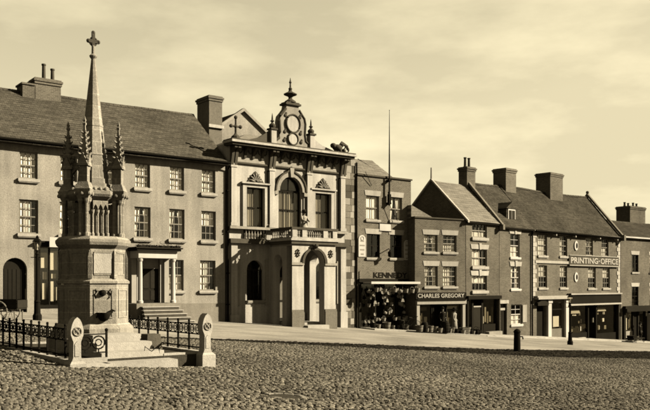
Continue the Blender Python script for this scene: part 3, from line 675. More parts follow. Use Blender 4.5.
c = MB(); c.box(PX0-.2, PX1+.2, PY-.2, -.37, 4.502, 4.62); b.part('balcony_floor', c, 'pale')
for (a, d) in ((PX0-.06, 4.0), (5.62, PX1+.06)):
    c = MB(); c.box(a, d, PY-.10, PY-.003, -2.2, .15); c.box(a+.01, d-.01, PY-.06, PY-.003, .152, .3); b.part('plinth_block', c, 'dstone')
    c = MB(); c.box(a, d, PY-.08, PY-.003, 3.02, 3.18); b.part('impost', c, 'paled')
    c = MB(); mid = (a+d)/2
    for k in range(8): c.ball((mid+.13*cos(k*pi/4), PY-.02, 3.75+.2*sin(k*pi/4)), .06, 6, 4)
    c.ball((mid, PY-.02, 3.75), .09, 7, 5); b.part('carved_rosette', c, 'grime_shade')
c = MB(); op = arch_pts(3.84, 5.78, 3.15, 4.12); ip = arch_pts(4.015, 5.605, 3.15, 4.005)
for i in range(12): c.prism([ip[i], ip[i+1], op[i+1], op[i]], 'y', PY-.1, PY-.003)
b.part('archivolt', c, 'grime_shade')
c = MB(); c.prism([(4.70,3.95),(4.92,3.95),(5.0,4.3),(4.62,4.3)], 'y', PY-.2, PY-.102); c.ball((4.81, PY-.2, 4.2), .14, 8, 5); b.part('keystone', c, 'grime_shade')
rl = MB(); rl.box(PX0-.12, PX1+.12, PY-.14, PY+.12, 5.18, 5.32); rl.box(PX0-.12, PX0+.14, PY+.122, -.38, 5.18, 5.32); rl.box(PX1-.14, PX1+.12, PY+.122, -.38, 5.18, 5.32); b.part('balcony_rail', rl, 'grime_shade')
c = MB(); c.box(PX0-.08, PX1+.08, PY-.1, PY+.08, 4.622, 4.72); c.box(PX0-.08, PX0+.1, PY+.082, -.38, 4.622, 4.72); c.box(PX1-.1, PX1+.08, PY+.082, -.38, 4.622, 4.72); b.part('balcony_kerb', c, 'pale')
for (x, y) in ((PX0+.12, PY+.1), (PX1-.12, PY+.1), (4.0, PY), (5.62, PY)):
    c = MB(); c.box(x-.17, x+.17, PY-.11, PY+.09, 4.722, 5.178); b.part('balcony_pedestal', c, 'pale')
me2 = MB().lathe([(.055,0),(.055,.05),(.03,.09),(.06,.2),(.03,.34),(.055,.40),(.055,.455)], (0,0), 8).mesh('baluster', 'paled')
for i in range(8): b.put('baluster', me2, 4.25+.16*i, PY, 4.721)
for i in range(3): b.put('baluster', me2, 3.5+.14*i, PY, 4.721); b.put('baluster', me2, 5.87+.14*i, PY, 4.721)
for i in range(10):
    for x in (PX0+.02, PX1-.02): b.put('baluster', me2, x, PY+.4+.19*i, 4.721)
c = MB(); c.box(4.0, 5.64, PY-.45, PY+.56, -1.6, -.66); b.part('door_step', c, 'step'); c = MB(); c.box(3.7, 5.9, PY+.561, -.01, -1.6, -.52); b.part('porch_floor', c, 'step')
c = MB(); pts = [(4.04, -.5)]+arch_pts(4.04, 5.56, 2.5, 3.26)+[(5.56, -.5)]; c.prism(pts, 'y', .2, .27); d = b.part('hall_door', c, 'darkw')
for x in (4.14, 4.86):
    for z0, z1 in ((-.3, .7), (.85, 2.3)): c = MB(); c.box(x, x+.6, .17, .199, z0, z1); b.part('door_panel', c, 'wood', d)
# round lamp column under the porch
c = MB(); c.lathe([(.2,-.52),(.2,-.2),(.14,-.15),(.12,1.5),(.1,3.0),(.16,3.05),(.18,3.2)], (3.35, -.28), 12); b.part('porch_column', c, 'pale')

# ------------------------------------------------------------------ ironmonger's brick house
b = Bld('ironmonger_house', 'narrow tall brick shop house with parapet, flagpole and KENNEDY lettering', 'shop house', FL, 10.46)
KT = [(11.25, 12.42, 6.36, 8.02), (13.46, 14.62, 6.40, 8.06)]; KM = [(11.3, 12.5, 3.72, 5.36), (13.46, 14.64, 3.74, 5.38)]; KS = (10.75, 15.3, -2.0, 1.98)
m = MB(); wall(m, 10.46, 15.5, -2.5, 9.35, KT+KM+[KS], rev=.25); shell(m, 10.46, 15.5, 8.5, -2.5, 9.35); m.box(10.46, 15.5, .25, .4, 9.0, 9.34); b.part('wall', m, 'brickc')
interior(b, 10.6, 15.4, 2.2, 9.2); 
for h, cu_ in zip(KT, ('full', 'pair')): window(b, *h, cols=2, rows=2, lintel='flat', curtain=cu_, sillw=.12)
for h in KM: window(b, *h, cols=2, rows=2, lintel='flat', frame='darkw', sillw=.12)
c = MB(); c.box(10.40, 15.56, -.1, .42, 9.352, 9.46); b.part('parapet_coping', c, 'grime_shade')
r = MB(); slope_courses(r, 10.5, 15.4, .5, 8.9, 4.2, 11.35); r.add([(15.4,.5,8.9),(15.4,7.9,8.9),(14.0,4.2,11.35)], [(0,1,2)]); slope_courses(r, 10.5, 15.4, 8.0, 8.9, 4.2, 11.35, .34)
b.part('roof', r, 'slatep')
c = MB(); c.prism([(.45, 8.9), (4.2, 11.5), (4.45, 11.5), (8.2, 8.9)], 'x', 10.42, 10.6); b.part('gable_wall', c, 'brickc')
# wall bracket, lantern iron, sign panels
c = MB(); c.box(12.45, 13.5, -.05, -.003, 5.62, 6.1); s1 = b.part('signboard', c, 'white'); c = MB(); c.box(12.39, 13.56, -.04, -.004, 5.56, 5.618); c.box(12.39, 13.56, -.04, -.004, 6.102, 6.16); b.part('board_frame', c, 'darkp', s1)
for a, d, z0, z1 in ((10.52, 11.16, 3.75, 5.15), (14.78, 15.32, 3.6, 4.95)):
    c = MB(); pts = [(a, z0), (d, z0), (d, z1-.2)]+[((a+d)/2+(d-a)/2*cos(pi*i/8), z1-.2+.3*sin(pi*i/8)) for i in range(1, 8)]+[(a, z1-.2)]; c.prism(pts, 'y', -.05, -.003); s1 = b.part('enamel_sign', c, 'white')
    for k, ww in enumerate((.5, .7, .6, .4)): c = MB(); zc = z1-.32-.3*k; c.box((a+d)/2-(d-a)*ww/2, (a+d)/2+(d-a)*ww/2, -.056, -.051, zc-.045, zc+.045); b.part('printed_band', c, 'tin', s1)
    c = MB(); c.ring(((a+d)/2, -.055, z1-.14), .13, .02, n=14); b.part('printed_badge', c, 'tin', s1)
c = MB(); c.tube([(12.95,-.02,4.2),(12.95,-.45,4.35),(12.95,-.55,4.2)], .03, 6); c.lathe([(.04,3.75),(.12,3.8),(.15,4.1),(.05,4.2)], (12.95,-.55), 8); b.part('wall_lantern', c, 'iron')
# shopfront
s = MB(); s.box(10.55, 10.75, -.06, .3, -2.0, 2.0); s.box(15.3, 15.48, -.06, .3, -2.0, 2.0); s.box(10.5, 15.5, -.16, -.003, 2.0, 2.22)
for x in (12.2, 13.0, 14.2): s.box(x-.05, x+.05, .12, .26, -2, 1.97)
s.box(10.76, 12.14, .08, .24, -1.5, -.65); s.box(13.06, 15.29, .08, .24, -2.0, -.75)
sf = b.part('shop_front', s, 'darkp')
for q in ((10.76, 12.14, .17, .175, -.64, 1.97), (13.06, 15.29, .17, .175, -.74, 1.97)): c = MB(); c.box(*q); b.part('pane', c, 'glass', sf)
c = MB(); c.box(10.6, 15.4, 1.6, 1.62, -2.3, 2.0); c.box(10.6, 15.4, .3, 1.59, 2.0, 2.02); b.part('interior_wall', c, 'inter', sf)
c = MB(); c.box(10.82, 15.44, -1.0, -.17, 1.92, 2.02); c.box(10.82, 15.44, -1.04, -1.002, 1.88, 2.04); b.part('awning_box', c, 'white', sf)
c = MB(); c.box(10.6, 15.2, -.05, -.003, 2.24, 2.76); fb = b.part('fascia_board', c, 'brickb')
b.put('lettering', text_mesh('KENNEDY', .38, 3.2, 'darkp', .02), 11.85, -.06, 2.31, fb)
# flagpole on the parapet
fp = MB(); fp.tube([(13.2,-.22,7.4),(13.2,-.22,10.0),(13.2,-.22,14.1)], [.07,.055,.016], 8); fp.ball((13.2,-.22,14.12), .03); p = FL.W(13.2, -.22)
fo = empty('flagpole', (p.x, p.y, 7.4), FL.a); tag(fo, 'tall bare flagpole fixed to the parapet of the narrow brick shop', 'flagpole')
link('pole', fp.mesh('pole', 'darkw', (13.2,-.22,7.4)), fo)
for z in (7.5, 9.1): c = MB(); c.box(13.08,13.32,-.32,-.004,z,z+.12); link('pole_bracket', c.mesh('pole_bracket', 'iron', (13.2,-.22,7.4)), fo)
c = MB(); c.box(13.1,13.3,-.30,-.12,7.622,8.2); link('pole_socket', c.mesh('pole_socket', 'iron', (13.2,-.22,7.4)), fo)
for q in ([(13.2,-.24,7.45),(13.9,-.3,6.35)], [(11.0,-.2,9.6),(11.7,-.05,8.7)]): c = MB(); c.tube(q, .02, 5); link('stay_rope', c.mesh('stay_rope', 'darkw', (13.2,-.22,7.4)), fo)

# ------------------------------------------------------------------ CHARLES GREGORY shop
b = Bld('parapet_shop_house', 'low dark brick shop house with flat parapet and CHARLES GREGORY lettering', 'shop house', FG, 0)
GT = [(.84, 2.08, 4.2, 5.44), (2.62, 3.9, 4.22, 5.46)]; GMd = [(.9, 2.1, 1.7, 3.18), (2.62, 3.9, 1.7, 3.18)]; GS = (.35, 4.4, -2.5, .42)
m = MB(); wall(m, 0, 4.78, -3, 6.6, GT+GMd+[GS], rev=.25); shell(m, 0, 4.78, 7.4, -3, 6.6); m.box(0, 4.78, .25, .4, 6.2, 6.59); b.part('wall', m, 'brick'); interior(b, .1, 4.7, 1, 6.4)
for h, cu_ in zip(GT+GMd, ('pair', 'half', 'pair', 'net')): window(b, *h, cols=3, rows=4, lintel='flat', curtain=cu_)
c = MB(); c.box(-.08, 4.82, -.08, .42, 6.602, 6.7); b.part('parapet_coping', c, 'grime_shade')
r = MB(); r.prism([(.0, 6.5), (2.0, 6.5), (2.0, 6.72), (.0, 7.55)], 'y', .42, 1.6); r.add([(0,1.61,6.5),(2.6,1.61,6.5),(0,3.6,7.7),(2.6,3.6,6.6),(0,7.4,6.5),(2.6,7.4,6.5)], [(0,1,3,2),(2,3,5,4),(0,2,4)]); r.add([(2.6,.4,6.5),(4.78,.4,6.5),(4.78,7.4,6.5),(2.6,7.4,6.5),(2.6,3.6,6.6)], [(0,1,2,3,4)]); b.part('roof', r, 'slatep')
s = MB(); s.box(.08, .34, -.12, .3, -2.6, .5); s.box(4.41, 4.66, -.12, .3, -2.6, .5); s.box(.05, 4.7, -.2, -.003, .42, .72)
so_ = b.part('shop_front', s, 'offw')
c = MB(); c.box(.04, 4.72, -.3, -.003, .722, .78); c.box(.0, 4.78, -.1, -.003, .782, 1.26); fb = b.part('fascia_board', c, 'darkp', so_)
b.put('lettering', text_mesh('CHARLES GREGORY', .30, 4.4, 'lint', .02), .16, -.11, .88, fb)
c = MB()
for x in (1.6, 1.75, 3.0): c.box(x-.04, x+.04, .05, .2, -2.2, .40)
c.box(.36, 1.55, .05, .2, -2.3, -1.25); c.box(3.05, 4.39, .05, .2, -2.3, -1.3); b.part('shop_frame', c, 'darkp', so_)
for q in ((.36, 1.55, .12, .125, -1.24, .4), (3.05, 4.39, .12, .125, -1.29, .4)): c = MB(); c.box(*q); b.part('pane', c, 'glass', so_)
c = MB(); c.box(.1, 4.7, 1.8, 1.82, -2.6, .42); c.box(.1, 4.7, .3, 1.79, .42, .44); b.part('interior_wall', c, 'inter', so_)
for i, (x0, x1, z0, z1) in enumerate([(.42,.62,-1.2,.1),(.68,.8,-1.15,-.4),(.9,1.05,-1.15,-.2),(1.15,1.35,-1.15,-.5),(3.15,3.35,-1.2,-.1),(3.45,3.7,-1.2,-.6),(3.8,3.95,-1.2,-.2),(4.05,4.3,-1.2,-.75),(.7,1.4,-.05,.2),(3.2,4.2,.05,.25)]):
    c = MB(); c.box(x0, x1, .3+.05*(i % 3), .42+.05*(i % 3), z0, z1); b.part('shop_goods', c, ('paper', 'tin', 'wood')[i % 3], so_)
# ------------------------------------------------------------------ the terrace up the right: three houses
YR = 3.3
b = Bld('three_storey_house', 'narrow brick house with stacked wide windows and pale slate roof', 'house', FR, 0)
RW = [(.73, 2.58, 5.40, 6.45), (.73, 2.58, 3.22, 4.52), (.73, 2.58, 1.38, 2.52)]; RS = (.2, 4.0, -3.0, .72)
m = MB(); wall(m, 0, 4.18, -3.4, 6.7, RW+[RS], rev=.25); shell(m, 0, 4.18, 6.6, -3.4, 6.7); m.prism([(0, 6.7), (6.6, 6.7), (YR, 9.9)], 'x', .02, .2); b.part('wall', m, 'brick'); interior(b, .1, 4.1, 1, 6.5)
for i, h in enumerate(RW): window(b, *h, cols=4, rows=2, lintel=None if i == 0 else 'key', sillw=.14, sh=.2, curtain=('half', 'net', 'top')[i])
gable_roof(b, -.08, 4.1, YR, 6.6, 6.75, 9.95, 'slatep', over=.2, ridge=False)
c = MB(); c.prism([(-.3, 6.45), (YR, 9.9), (YR, 10.06), (-.3, 6.61)], 'x', -.14, .04); c.prism([(6.8, 6.5), (YR, 9.9), (YR, 10.06), (6.8, 6.66)], 'x', -.14, .04); c.tube([(-.05, YR, 9.9), (-.05, YR, 10.9)], [.08, .06], 8); b.part('verge_coping', c, 'lint')
c = MB(); c.box(0, 4.2, -.2, -.003, 6.42, 6.52); b.part('gutter_pipe', c, 'iron')
chimney(b, 3.9, 5.0, YR-.4, YR+.45, 9.2, 11.35, 'brick', [(4.2, .8), (4.7, .8)])
s = MB(); s.box(.05, .2, -.1, .3, -3, .75); s.box(4.0, 4.15, -.1, .3, -3, .75); s.box(0, 4.18, -.25, -.003, .73, 1.0)
for x in (.9, 1.0, 2.1, 2.2, 3.95): s.box(x-.05, x+.05, .1, .24, -3, .71)
s.box(2.26, 3.89, .08, .22, -2.6, -1.2); so_ = b.part('shop_front', s, 'darkp')
for q in ((2.26, 3.89, .15, .155, -1.19, .7), (.26, .84, .15, .155, -1.2, .7)): c = MB(); c.box(*q); b.part('pane', c, 'glass', so_)
c = MB(); c.box(1.06, 2.04, .16, .2, -2.4, .1); b.part('shop_door', c, 'darkw', so_); c = MB(); c.box(1.1, 2.0, .12, .158, .12, .22); b.part('door_head', c, 'offw', so_)
c = MB(); c.box(.1, 4.1, 1.5, 1.52, -3, .7); b.part('interior_wall', c, 'inter', so_)
c = MB(); c.box(2.2, 3.9, -.5, -.12, -2.4, -1.75); b.part('stall_riser', c, 'paled', so_)
for i in range(5): c = MB(); x = 2.4+i*.3; c.box(x, x+.18, .3, .4, -1.15+.1*(i % 2), -.6+.35*((i*2) % 3)); b.part('shop_goods', c, ('paper', 'tin', 'wood', 'tin', 'wood')[i], so_)
# dormer house
b = Bld('dormer_house', 'brick house with one small roof dormer and single column of white sashes', 'house', FR, 4.22)
DW = [(5.68, 6.95, 4.02, 5.88), (5.75, 7.0, 1.5, 3.30), (5.77, 7.25, -1.34, .25)]; DD = (4.35, 5.2, -3.0, .35)
m = MB(); wall(m, 4.22, 8.66, -3.8, 6.5, DW+[DD], rev=.22); shell(m, 4.22, 8.66, 6.6, -3.8, 6.5); m.prism([(0, 6.5), (6.6, 6.5), (YR, 10.2)], 'x', 4.24, 4.4); b.part('wall', m, 'brick'); interior(b, 4.3, 8.6, -3, 6.4)
for i, h in enumerate(DW): window(b, *h, cols=2, rows=4, frame='white', lintel='key' if i < 2 else None, sill='white', curtain=('half', 'pair', 'half')[i])
rf = gable_roof(b, 4.2, 8.7, YR, 6.6, 6.55, 10.2, 'slate2', over=.22)
c = MB(); c.prism([(-.35, 6.3), (YR, 10.32), (YR, 10.55), (-.35, 6.55)], 'x', 4.08, 4.32); c.prism([(6.9, 6.4), (YR, 10.32), (YR, 10.55), (6.9, 6.62)], 'x', 4.08, 4.32); c.box(4.08, 4.32, -.45, -.1, 6.1, 6.5); b.part('gable_coping', c, 'dstone')
c = MB(); c.box(4.2, 8.7, -.24, -.003, 6.22, 6.34); b.part('gutter_pipe', c, 'iron')
d = MB(); d.box(5.95, 7.25, .55, 2.2, 6.9, 7.95); d.prism([(5.8, 7.95), (7.4, 7.95), (6.6, 8.5)], 'y', .45, 2.6); dm = b.part('dormer', d, 'slate2')
c = MB(); c.box(6.1, 7.1, .49, .545, 6.98, 7.9); b.part('dormer_casement', c, 'white', dm)
for q in ((6.2, 6.56, .47, .488, 7.08, 7.8), (6.64, 7.0, .47, .488, 7.08, 7.8)): c = MB(); c.box(*q); b.part('pane', c, 'inter', dm)
c = MB(); c.box(4.38, 5.17, .15, .2, -2.6, -.2); dd = b.part('front_door', c, 'darkp'); c = MB(); c.box(4.38, 5.17, .1, .15, -.18, .0); c.box(4.2, 5.35, -.08, -.003, .352, .62); b.part('door_head', c, 'lint', dd)
c = MB(); c.box(4.38, 5.17, .16, .165, .02, .33); b.part('fanlight', c, 'glass', dd)
c = MB(); c.box(7.32, 7.9, -.06, -.003, -1.2, .2); b.part('shutter', c, 'paled')
chimney(b, 9.1, 10.6, YR-.5, YR+.8, 8.7, 11.75, 'brickb', cap='grime_shade'); c = MB(); c.tube([(8.62,-.1,6.2),(8.62,-.1,-3)], .06, 8); b.part('drainpipe', c, 'iron')
# printing office
b = Bld('printing_office', 'wide brick house with white quoins, PRINTING OFFICE board and twin shops', 'shop house', FR, 8.7)
PT = [(9.62, 10.95, 4.25, 6.02), (12.92, 14.12, 4.28, 6.04), (17.2, 18.45, 4.45, 6.04), (20.0, 21.25, 4.45, 6.04)]; PM = [(9.7, 10.95, 1.58, 3.44), (12.95, 14.1, 1.58, 3.44), (17.6, 18.95, 1.52, 3.42), (20.2, 21.5, 1.52, 3.42)]
PS = [(9.4, 10.7, -4.0, .3), (11.5, 13.5, -4.0, .3), (14.3, 22.9, -4.0, .1)]
m = MB(); wall(m, 8.7, 23.4, -4.6, 6.4, PT+PM+PS, rev=.22); shell(m, 8.7, 23.4, 6.6, -4.6, 6.4); m.prism([(0, 6.4), (6.6, 6.4), (YR, 10.3)], 'x', 23.2, 23.38); b.part('wall', m, 'brickb'); interior(b, 8.8, 23.3, .9, 6.3)
for i, h in enumerate(PT): window(b, *h, cols=3, rows=4, frame='sash', sill='lint', curtain=('full', 'net', 'pair', 'half')[i])
for i, h in enumerate(PM): window(b, *h, cols=3, rows=4, frame='sash', sill='lint', curtain=('top', 'top', 'top', 'top')[i])
rf = gable_roof(b, 8.74, 23.4, YR, 6.6, 6.45, 10.3, 'slate2', over=.3)
c = MB(); c.prism([(-.45, 6.1), (YR, 10.45), (YR, 10.72), (-.45, 6.38)], 'x', 23.22, 23.5); c.prism([(7.0, 6.2), (YR, 10.45), (YR, 10.72), (7.0, 6.5)], 'x', 23.22, 23.5); c.box(23.2, 23.52, -.55, -.05, 5.95, 6.5); c.ball((23.36, YR, 10.8), .16); b.part('gable_coping', c, 'dstone')
c = MB(); c.box(8.7, 23.2, -.22, -.003, 6.1, 6.22); c.box(8.7, 23.2, -.3, -.003, 6.222, 6.3); b.part('eaves_cornice', c, 'offw'); c = MB(); c.tube([(8.7,-.4,6.24),(23.2,-.4,6.2)], .07, 8); b.part('gutter_pipe', c, 'iron')
for x in (11.9, 15.0, 19.2, 22.4): c = MB(); c.box(x-.06, x+.06, -.34, -.003, 5.95, 6.098); b.part('gutter_bracket', c, 'offw')
for u0, sg in ((8.72, 1), (23.38, -1)):
    z = .9
    for k in range(14):
        ln = .62 if k % 2 else .42
        c = MB(); a, d_ = sorted((u0, u0+sg*ln)); c.box(a, d_, -.05, -.003, z, z+.345)
        b.part('quoin', c, 'lint'); z += .37
c = MB(); c.box(9.1, 14.2, -.1, -.003, 3.62, 3.84); b.part('string_course', c, 'offw')
c = MB(); c.box(14.25, 22.95, -.14, -.06, 3.56, 4.36); sgn = b.part('name_board', c, 'grime_shade'); b.put('lettering', text_mesh('PRINTING', .52, 4.6, 'lint', .02), 14.45, -.15, 3.70, sgn); b.put('lettering', text_mesh('OFFICE', .52, 3.25, 'lint', .02), 19.5, -.15, 3.70, sgn); c = MB(); c.box(19.2, 19.34, -.16, -.141, 3.9, 4.02); b.part('printed_stop', c, 'white', sgn)
c = MB(); c.box(14.22, 22.98, -.2, -.142, 4.362, 4.42); c.box(14.22, 22.98, -.2, -.142, 3.48, 3.558); b.part('board_frame', c, 'offw', sgn)
for z in (5.25, 2.5):
    c = MB(); c.prism([(15.5+.29*cos(2*pi*i/20), z+.42*sin(2*pi*i/20)) for i in range(20)], 'y', -.08, -.003); ov = b.part('oval_plaque', c, 'white')
    c = MB(); c.prism([(15.56+.13*cos(2*pi*i/14), z+.24*sin(2*pi*i/14)) for i in range(14)], 'y', -.1, -.081); b.part('plaque_device', c, 'darkp', ov)
chimney(b, 15.8, 17.9, YR-.6, YR+.9, 8.8, 12.0, 'brickb'); 
# left shop: pilasters, cornice, window
s = MB(); s.box(9.0, 14.2, -.45, -.003, .62, .78); s.box(9.1, 14.15, -.3, -.003, .782, .9); sc = b.part('shop_cornice', s, 'offw')
for x0, x1 in ((10.85, 11.35), (13.6, 14.05)):
    c = MB(); c.box(x0, x1, -.2, -.003, -3.6, .6); c.box(x0-.06, x1+.06, -.26, -.202, .3, .6); b.part('shop_pilaster', c, 'white', sc)
c = MB(); c.box(11.52, 13.48, .05, .2, -3.6, -1.9); c.box(11.52, 11.6, .05, .2, -1.898, .28); c.box(13.4, 13.48, .05, .2, -1.898, .28); b.part('stall_riser', c, 'dstone', sc)
c = MB(); c.box(11.6, 13.4, .1, .105, -1.9, .28); b.part('pane', c, 'glass', sc); c = MB(); c.box(12.1, 13.0, .14, .16, -1.75, -.85); b.part('window_bill', c, 'paper', sc)
c = MB(); c.box(11.6, 13.4, .04, .09, -.3, -.22); b.part('glazing_bar', c, 'darkp', sc)
c = MB(); c.box(9.5, 10.6, .14, .2, -3.4, -.4); dd = b.part('shop_door', c, 'darkp', sc); c = MB(); c.prism([(9.15, .1), (10.75, .1), (10.75, .35), (9.95, .60), (9.15, .35)], 'y', -.3, -.003); b.part('door_hood', c, 'darkw', sc)
# right shop with deep fascia
s = MB(); s.box(14.15, 14.35, -.15, .25, -4.2, .12); s.box(22.85, 23.05, -.15, .25, -4.2, .12)
for x in (17.6, 19.0): s.box(x-.08, x+.08, -.05, .2, -4.2, .09)
s.box(14.36, 17.5, .02, .2, -4.2, -2.4); s.box(19.1, 22.84, .02, .2, -4.3, -2.6); s.box(14.1, 23.1, -.3, -.003, .12, .95); rs = b.part('shop_front', s, 'darkp')
c = MB(); c.box(14.1, 23.1, -.42, -.003, .952, 1.08); b.part('fascia_cornice', c, 'offw', rs); c = MB(); c.box(14.1, 23.1, -.36, -.302, .02, .16); b.part('blind_lath', c, 'offw', rs)
for q in ((14.36, 17.5, .1, .105, -2.39, .1), (19.1, 22.84, .1, .105, -2.59, .1)): c = MB(); c.box(*q); b.part('pane', c, 'glass', rs)
c = MB(); c.box(9.2, 23, 1.8, 1.82, -4.4, .6); b.part('interior_wall', c, 'inter', rs)
rn = random.Random(8)
for i in range(26):
    x = rn.choice((rn.uniform(14.5, 17.2), rn.uniform(19.2, 22.6))); z = rn.choice((-2.3, -1.6, -.9)); c = MB(); ww = rn.uniform(.12, .4); c.box(x, x+ww, .25+.02*i, .3+.02*i, z, z+rn.uniform(.2, .5)); b.part('shop_goods', c, rn.choice(('paper', 'tin', 'wood', 'linen')), rs)
for x0, x1, z in ((15.0, 16.6, -.7), (19.6, 21.2, -.6)): c = MB(); c.prism([(x0, z), (x1, z), (x1-.2, z+.3), (x0+.15, z+.32)], 'y', .2, .24); b.part('draped_cloth', c, 'linen', rs)
c = MB(); c.box(15.3, 16.9, -.35, -.05, -3.95, -3.05); c.taper(15.3, 16.9, -.35, -.05, -3.048, -2.8, .25, .05); b.part('shop_sack', c, 'paled', rs)
# end building
b = Bld('end_brick_house', 'dark brick house at the far end of the terrace with white lintels', 'house', FQ, 0)
QT = [(2.1, 3.3, 3.05, 4.72), (5.4, 6.6, 3.05, 4.72), (8.6, 9.8, 3.05, 4.72)]; QM = [(2.1, 3.3, -.2, 1.65), (5.4, 6.6, -.2, 1.65), (8.6, 9.8, -.2, 1.65)]; QS = (.9, 8, -4.8, -.75)
m = MB(); wall(m, .12, 17, -6, 6.3, QT+QM+[QS], rev=.25); shell(m, .12, 17, 6.6, -6, 6.3); b.part('wall', m, 'brick'); interior(b, .2, 16.8, -.6, 6.2)
for i, h in enumerate(QT+QM): window(b, *h, cols=2, rows=4, frame='darkw', lintel='flat', curtain=None if i % 3 == 0 else 'pair')
c = MB(); c.box(0.1, 17, -.28, -.003, 6.28, 6.42); b.part('eaves_board', c, 'white'); gable_roof(b, .1, 17, 3.3, 6.6, 6.45, 8.3, 'slate2', over=.25)
ch = chimney(b, 9.3, 12.4, 4.3, 5.9, 6.5, 10.2, 'brick', [(9.6, .45), (10.3, .4), (11.3, .5), (12.0, .45)])
s = MB(); s.box(.5, .8, -.15, .25, -5.4, -.7); s.box(.4, 8.2, -.5, -.003, -.72, -.45); s.box(.5, 8.1, -.3, -.003, -.449, -.2)
for x in (2.4, 3.3, 3.4, 4.6): s.box(x-.06, x+.06, .0, .2, -5.2, -.76)
sh_ = b.part('shop_front', s, 'darkw'); c = MB(); c.box(.85, 2.3, .05, .1, -5.2, -2.6); b.part('stall_riser', c, 'paled', sh_)
for q in ((.85, 2.3, .1, .105, -2.59, -.76), (3.5, 4.5, .1, .105, -3.5, -.76)): c = MB(); c.box(*q); b.part('pane', c, 'glass', sh_)
for i, (x, z0, z1) in enumerate(((1.0, -2.5, -1.3), (1.35, -2.5, -.9), (1.8, -2.5, -1.5), (2.05, -2.5, -1.1))): c = MB(); c.box(x, x+.2, .2, .25, z0, z1); b.part('hanging_stock', c, ('linen', 'paper', 'wood', 'linen')[i], sh_)
c = MB(); c.box(2.5, 3.2, .1, .15, -5.1, -1.2); b.part('shop_door', c, 'darkp', sh_); c = MB(); c.box(.9, 8, 1.5, 1.52, -5.5, -.75); b.part('interior_wall', c, 'inter', sh_)
c = MB(); c.box(4.75, 5.0, -.6, -.1, -5.2, -1.0); b.part('white_post', c, 'offw', sh_)
#@@THINGS
# ------------------------------------------------------------------ memorial cross with its enclosure
MA = FL.a; MG = zg(*PLAT)
class Local:
    # parts given in memorial axes: x along the town hall front, -y towards it, z world height
    def __init__(s, name, label, cat, x=0, y=0, z=0, group=None, rot=0):
        p = Vector(PLAT)+FL.d*x-FL.n*y; s.root = empty(name, (p.x, p.y, z), MA+rot); s.off = (x, y, z); tag(s.root, label, cat, group)
    def part(s, name, mb, m, parent=None): return link(name, mb.mesh(name, m, s.off), parent or s.root)
def octo(mb, r0, z0, r1, z1): k = 1/cos(pi/8); return mb.lathe([(r0*k, z0), (r1*k, z1)], (0,0), 8, pi/8)
# platform
PT_Z = .22
p0 = Local('memorial_platform', 'low stone kerbed platform under the Gothic memorial with worn front steps', 'platform', 0, 0, MG-.3)
m = MB(); m.box(-1.55, 1.55, -2.75, 2.75, -.4, PT_Z-.05); p0.part('platform_core', m, 'earth')
for (x0, x1, y0, y1) in ((-1.75,-1.552,-2.9,2.9), (1.552,1.75,-2.9,2.9), (-1.55,-.80,-2.9,-2.752), (.62,1.55,-2.74,-2.60), (-1.55,1.55,2.752,2.9)):
    L = max(x1-x0, y1-y0); k = max(1, round(L/1.1))
    for i in range(k):
        c = MB()
        if x1-x0 > y1-y0: c.taper(x0+L*i/k, x0+L*(i+1)/k-.012, y0, y1, -.5, PT_Z, .0, .012)
        else: c.taper(x0, x1, y0+L*i/k, y0+L*(i+1)/k-.012, -.5, PT_Z, .012, .0)
        p0.part('kerb_stone', c, 'step')
for i, (zt, yf, wx) in enumerate(((.12, -3.22, .86), (.30, -2.72, .76), (.48, -2.25, .68), (.64, -1.80, .60))):
    c = MB(); c.taper(-.12-wx, -.12+wx, yf, -1.0, -.4 if i == 0 else zt-.179, zt, .012, .012); p0.part('step', c, 'step')
c = MB(); c.taper(-1.44, -.86, -3.28, -2.92, -.4, .12, .01); p0.part('front_slab', c, 'step')
c = MB(); c.taper(.55, .98, -1.95, -1.5, PT_Z-.05, .62, .05); p0.part('corner_block', c, 'grime_shade')
# memorial
t = Local('gothic_memorial_cross', 'tall octagonal Gothic stone memorial with crocketed pinnacles, spire and cross', 'memorial', 0, 0, PT_Z, rot=radians(-4)); t.root.scale = (.92, .92, .985)
m = MB(); octo(m, 1.12, PT_Z-.1, 1.12, .50); octo(m, 1.12, .50, 1.0, .60); octo(m, 1.0, .60, 1.0, .74); octo(m, 1.0, .74, .885, .86); t.part('plinth', m, 'mon')
m = MB(); octo(m, .865, .86, .865, 1.84); t.part('lower_stage', m, 'mon')
m = MB(); octo(m, .865, 1.842, .90, 1.87); octo(m, .90, 1.872, .90, 1.92); octo(m, .90, 1.922, .82, 1.99); t.part('string_course', m, 'mon')
m = MB(); octo(m, .80, 1.99, .80, 2.74); us = t.part('upper_stage', m, 'mon')
# buttress strips at the eight corners and raised panels on the faces
for k in range(8):
    a = pi/8+k*pi/4; ca, sa = cos(a), sin(a); c = MB()
    c.add([], []); r = .80/cos(pi/8)
    q = MB(); q.box(r-.05, r+.05, -.055, .055, 1.99, 2.52); q.taper(r-.05, r+.05, -.055, .055, 2.52, 2.70, .04, .03); q.xf(Matrix.Rotation(a, 4, 'Z')); t.part('corner_strip', q, 'mon')
    b_ = k*pi/4
    for (z0, z1, rr, nm) in ((1.0, 1.72, .865, 'lower_panel'), (2.08, 2.66, .80, 'upper_panel')):
        q = MB(); h = rr*math.tan(pi/8)-.10; d1 = rr+.018
        q.box(d1-.016, d1, -h, -h+.03, z0, z1); q.box(d1-.016, d1, h-.03, h, z0, z1); q.box(d1-.016, d1, -h+.031, h-.031, z0, z0+.03); q.box(d1-.016, d1, -h+.031, h-.031, z1-.03, z1)
        q.xf(Matrix.Rotation(b_, 4, 'Z')); t.part('panel_moulding', q, 'mon')
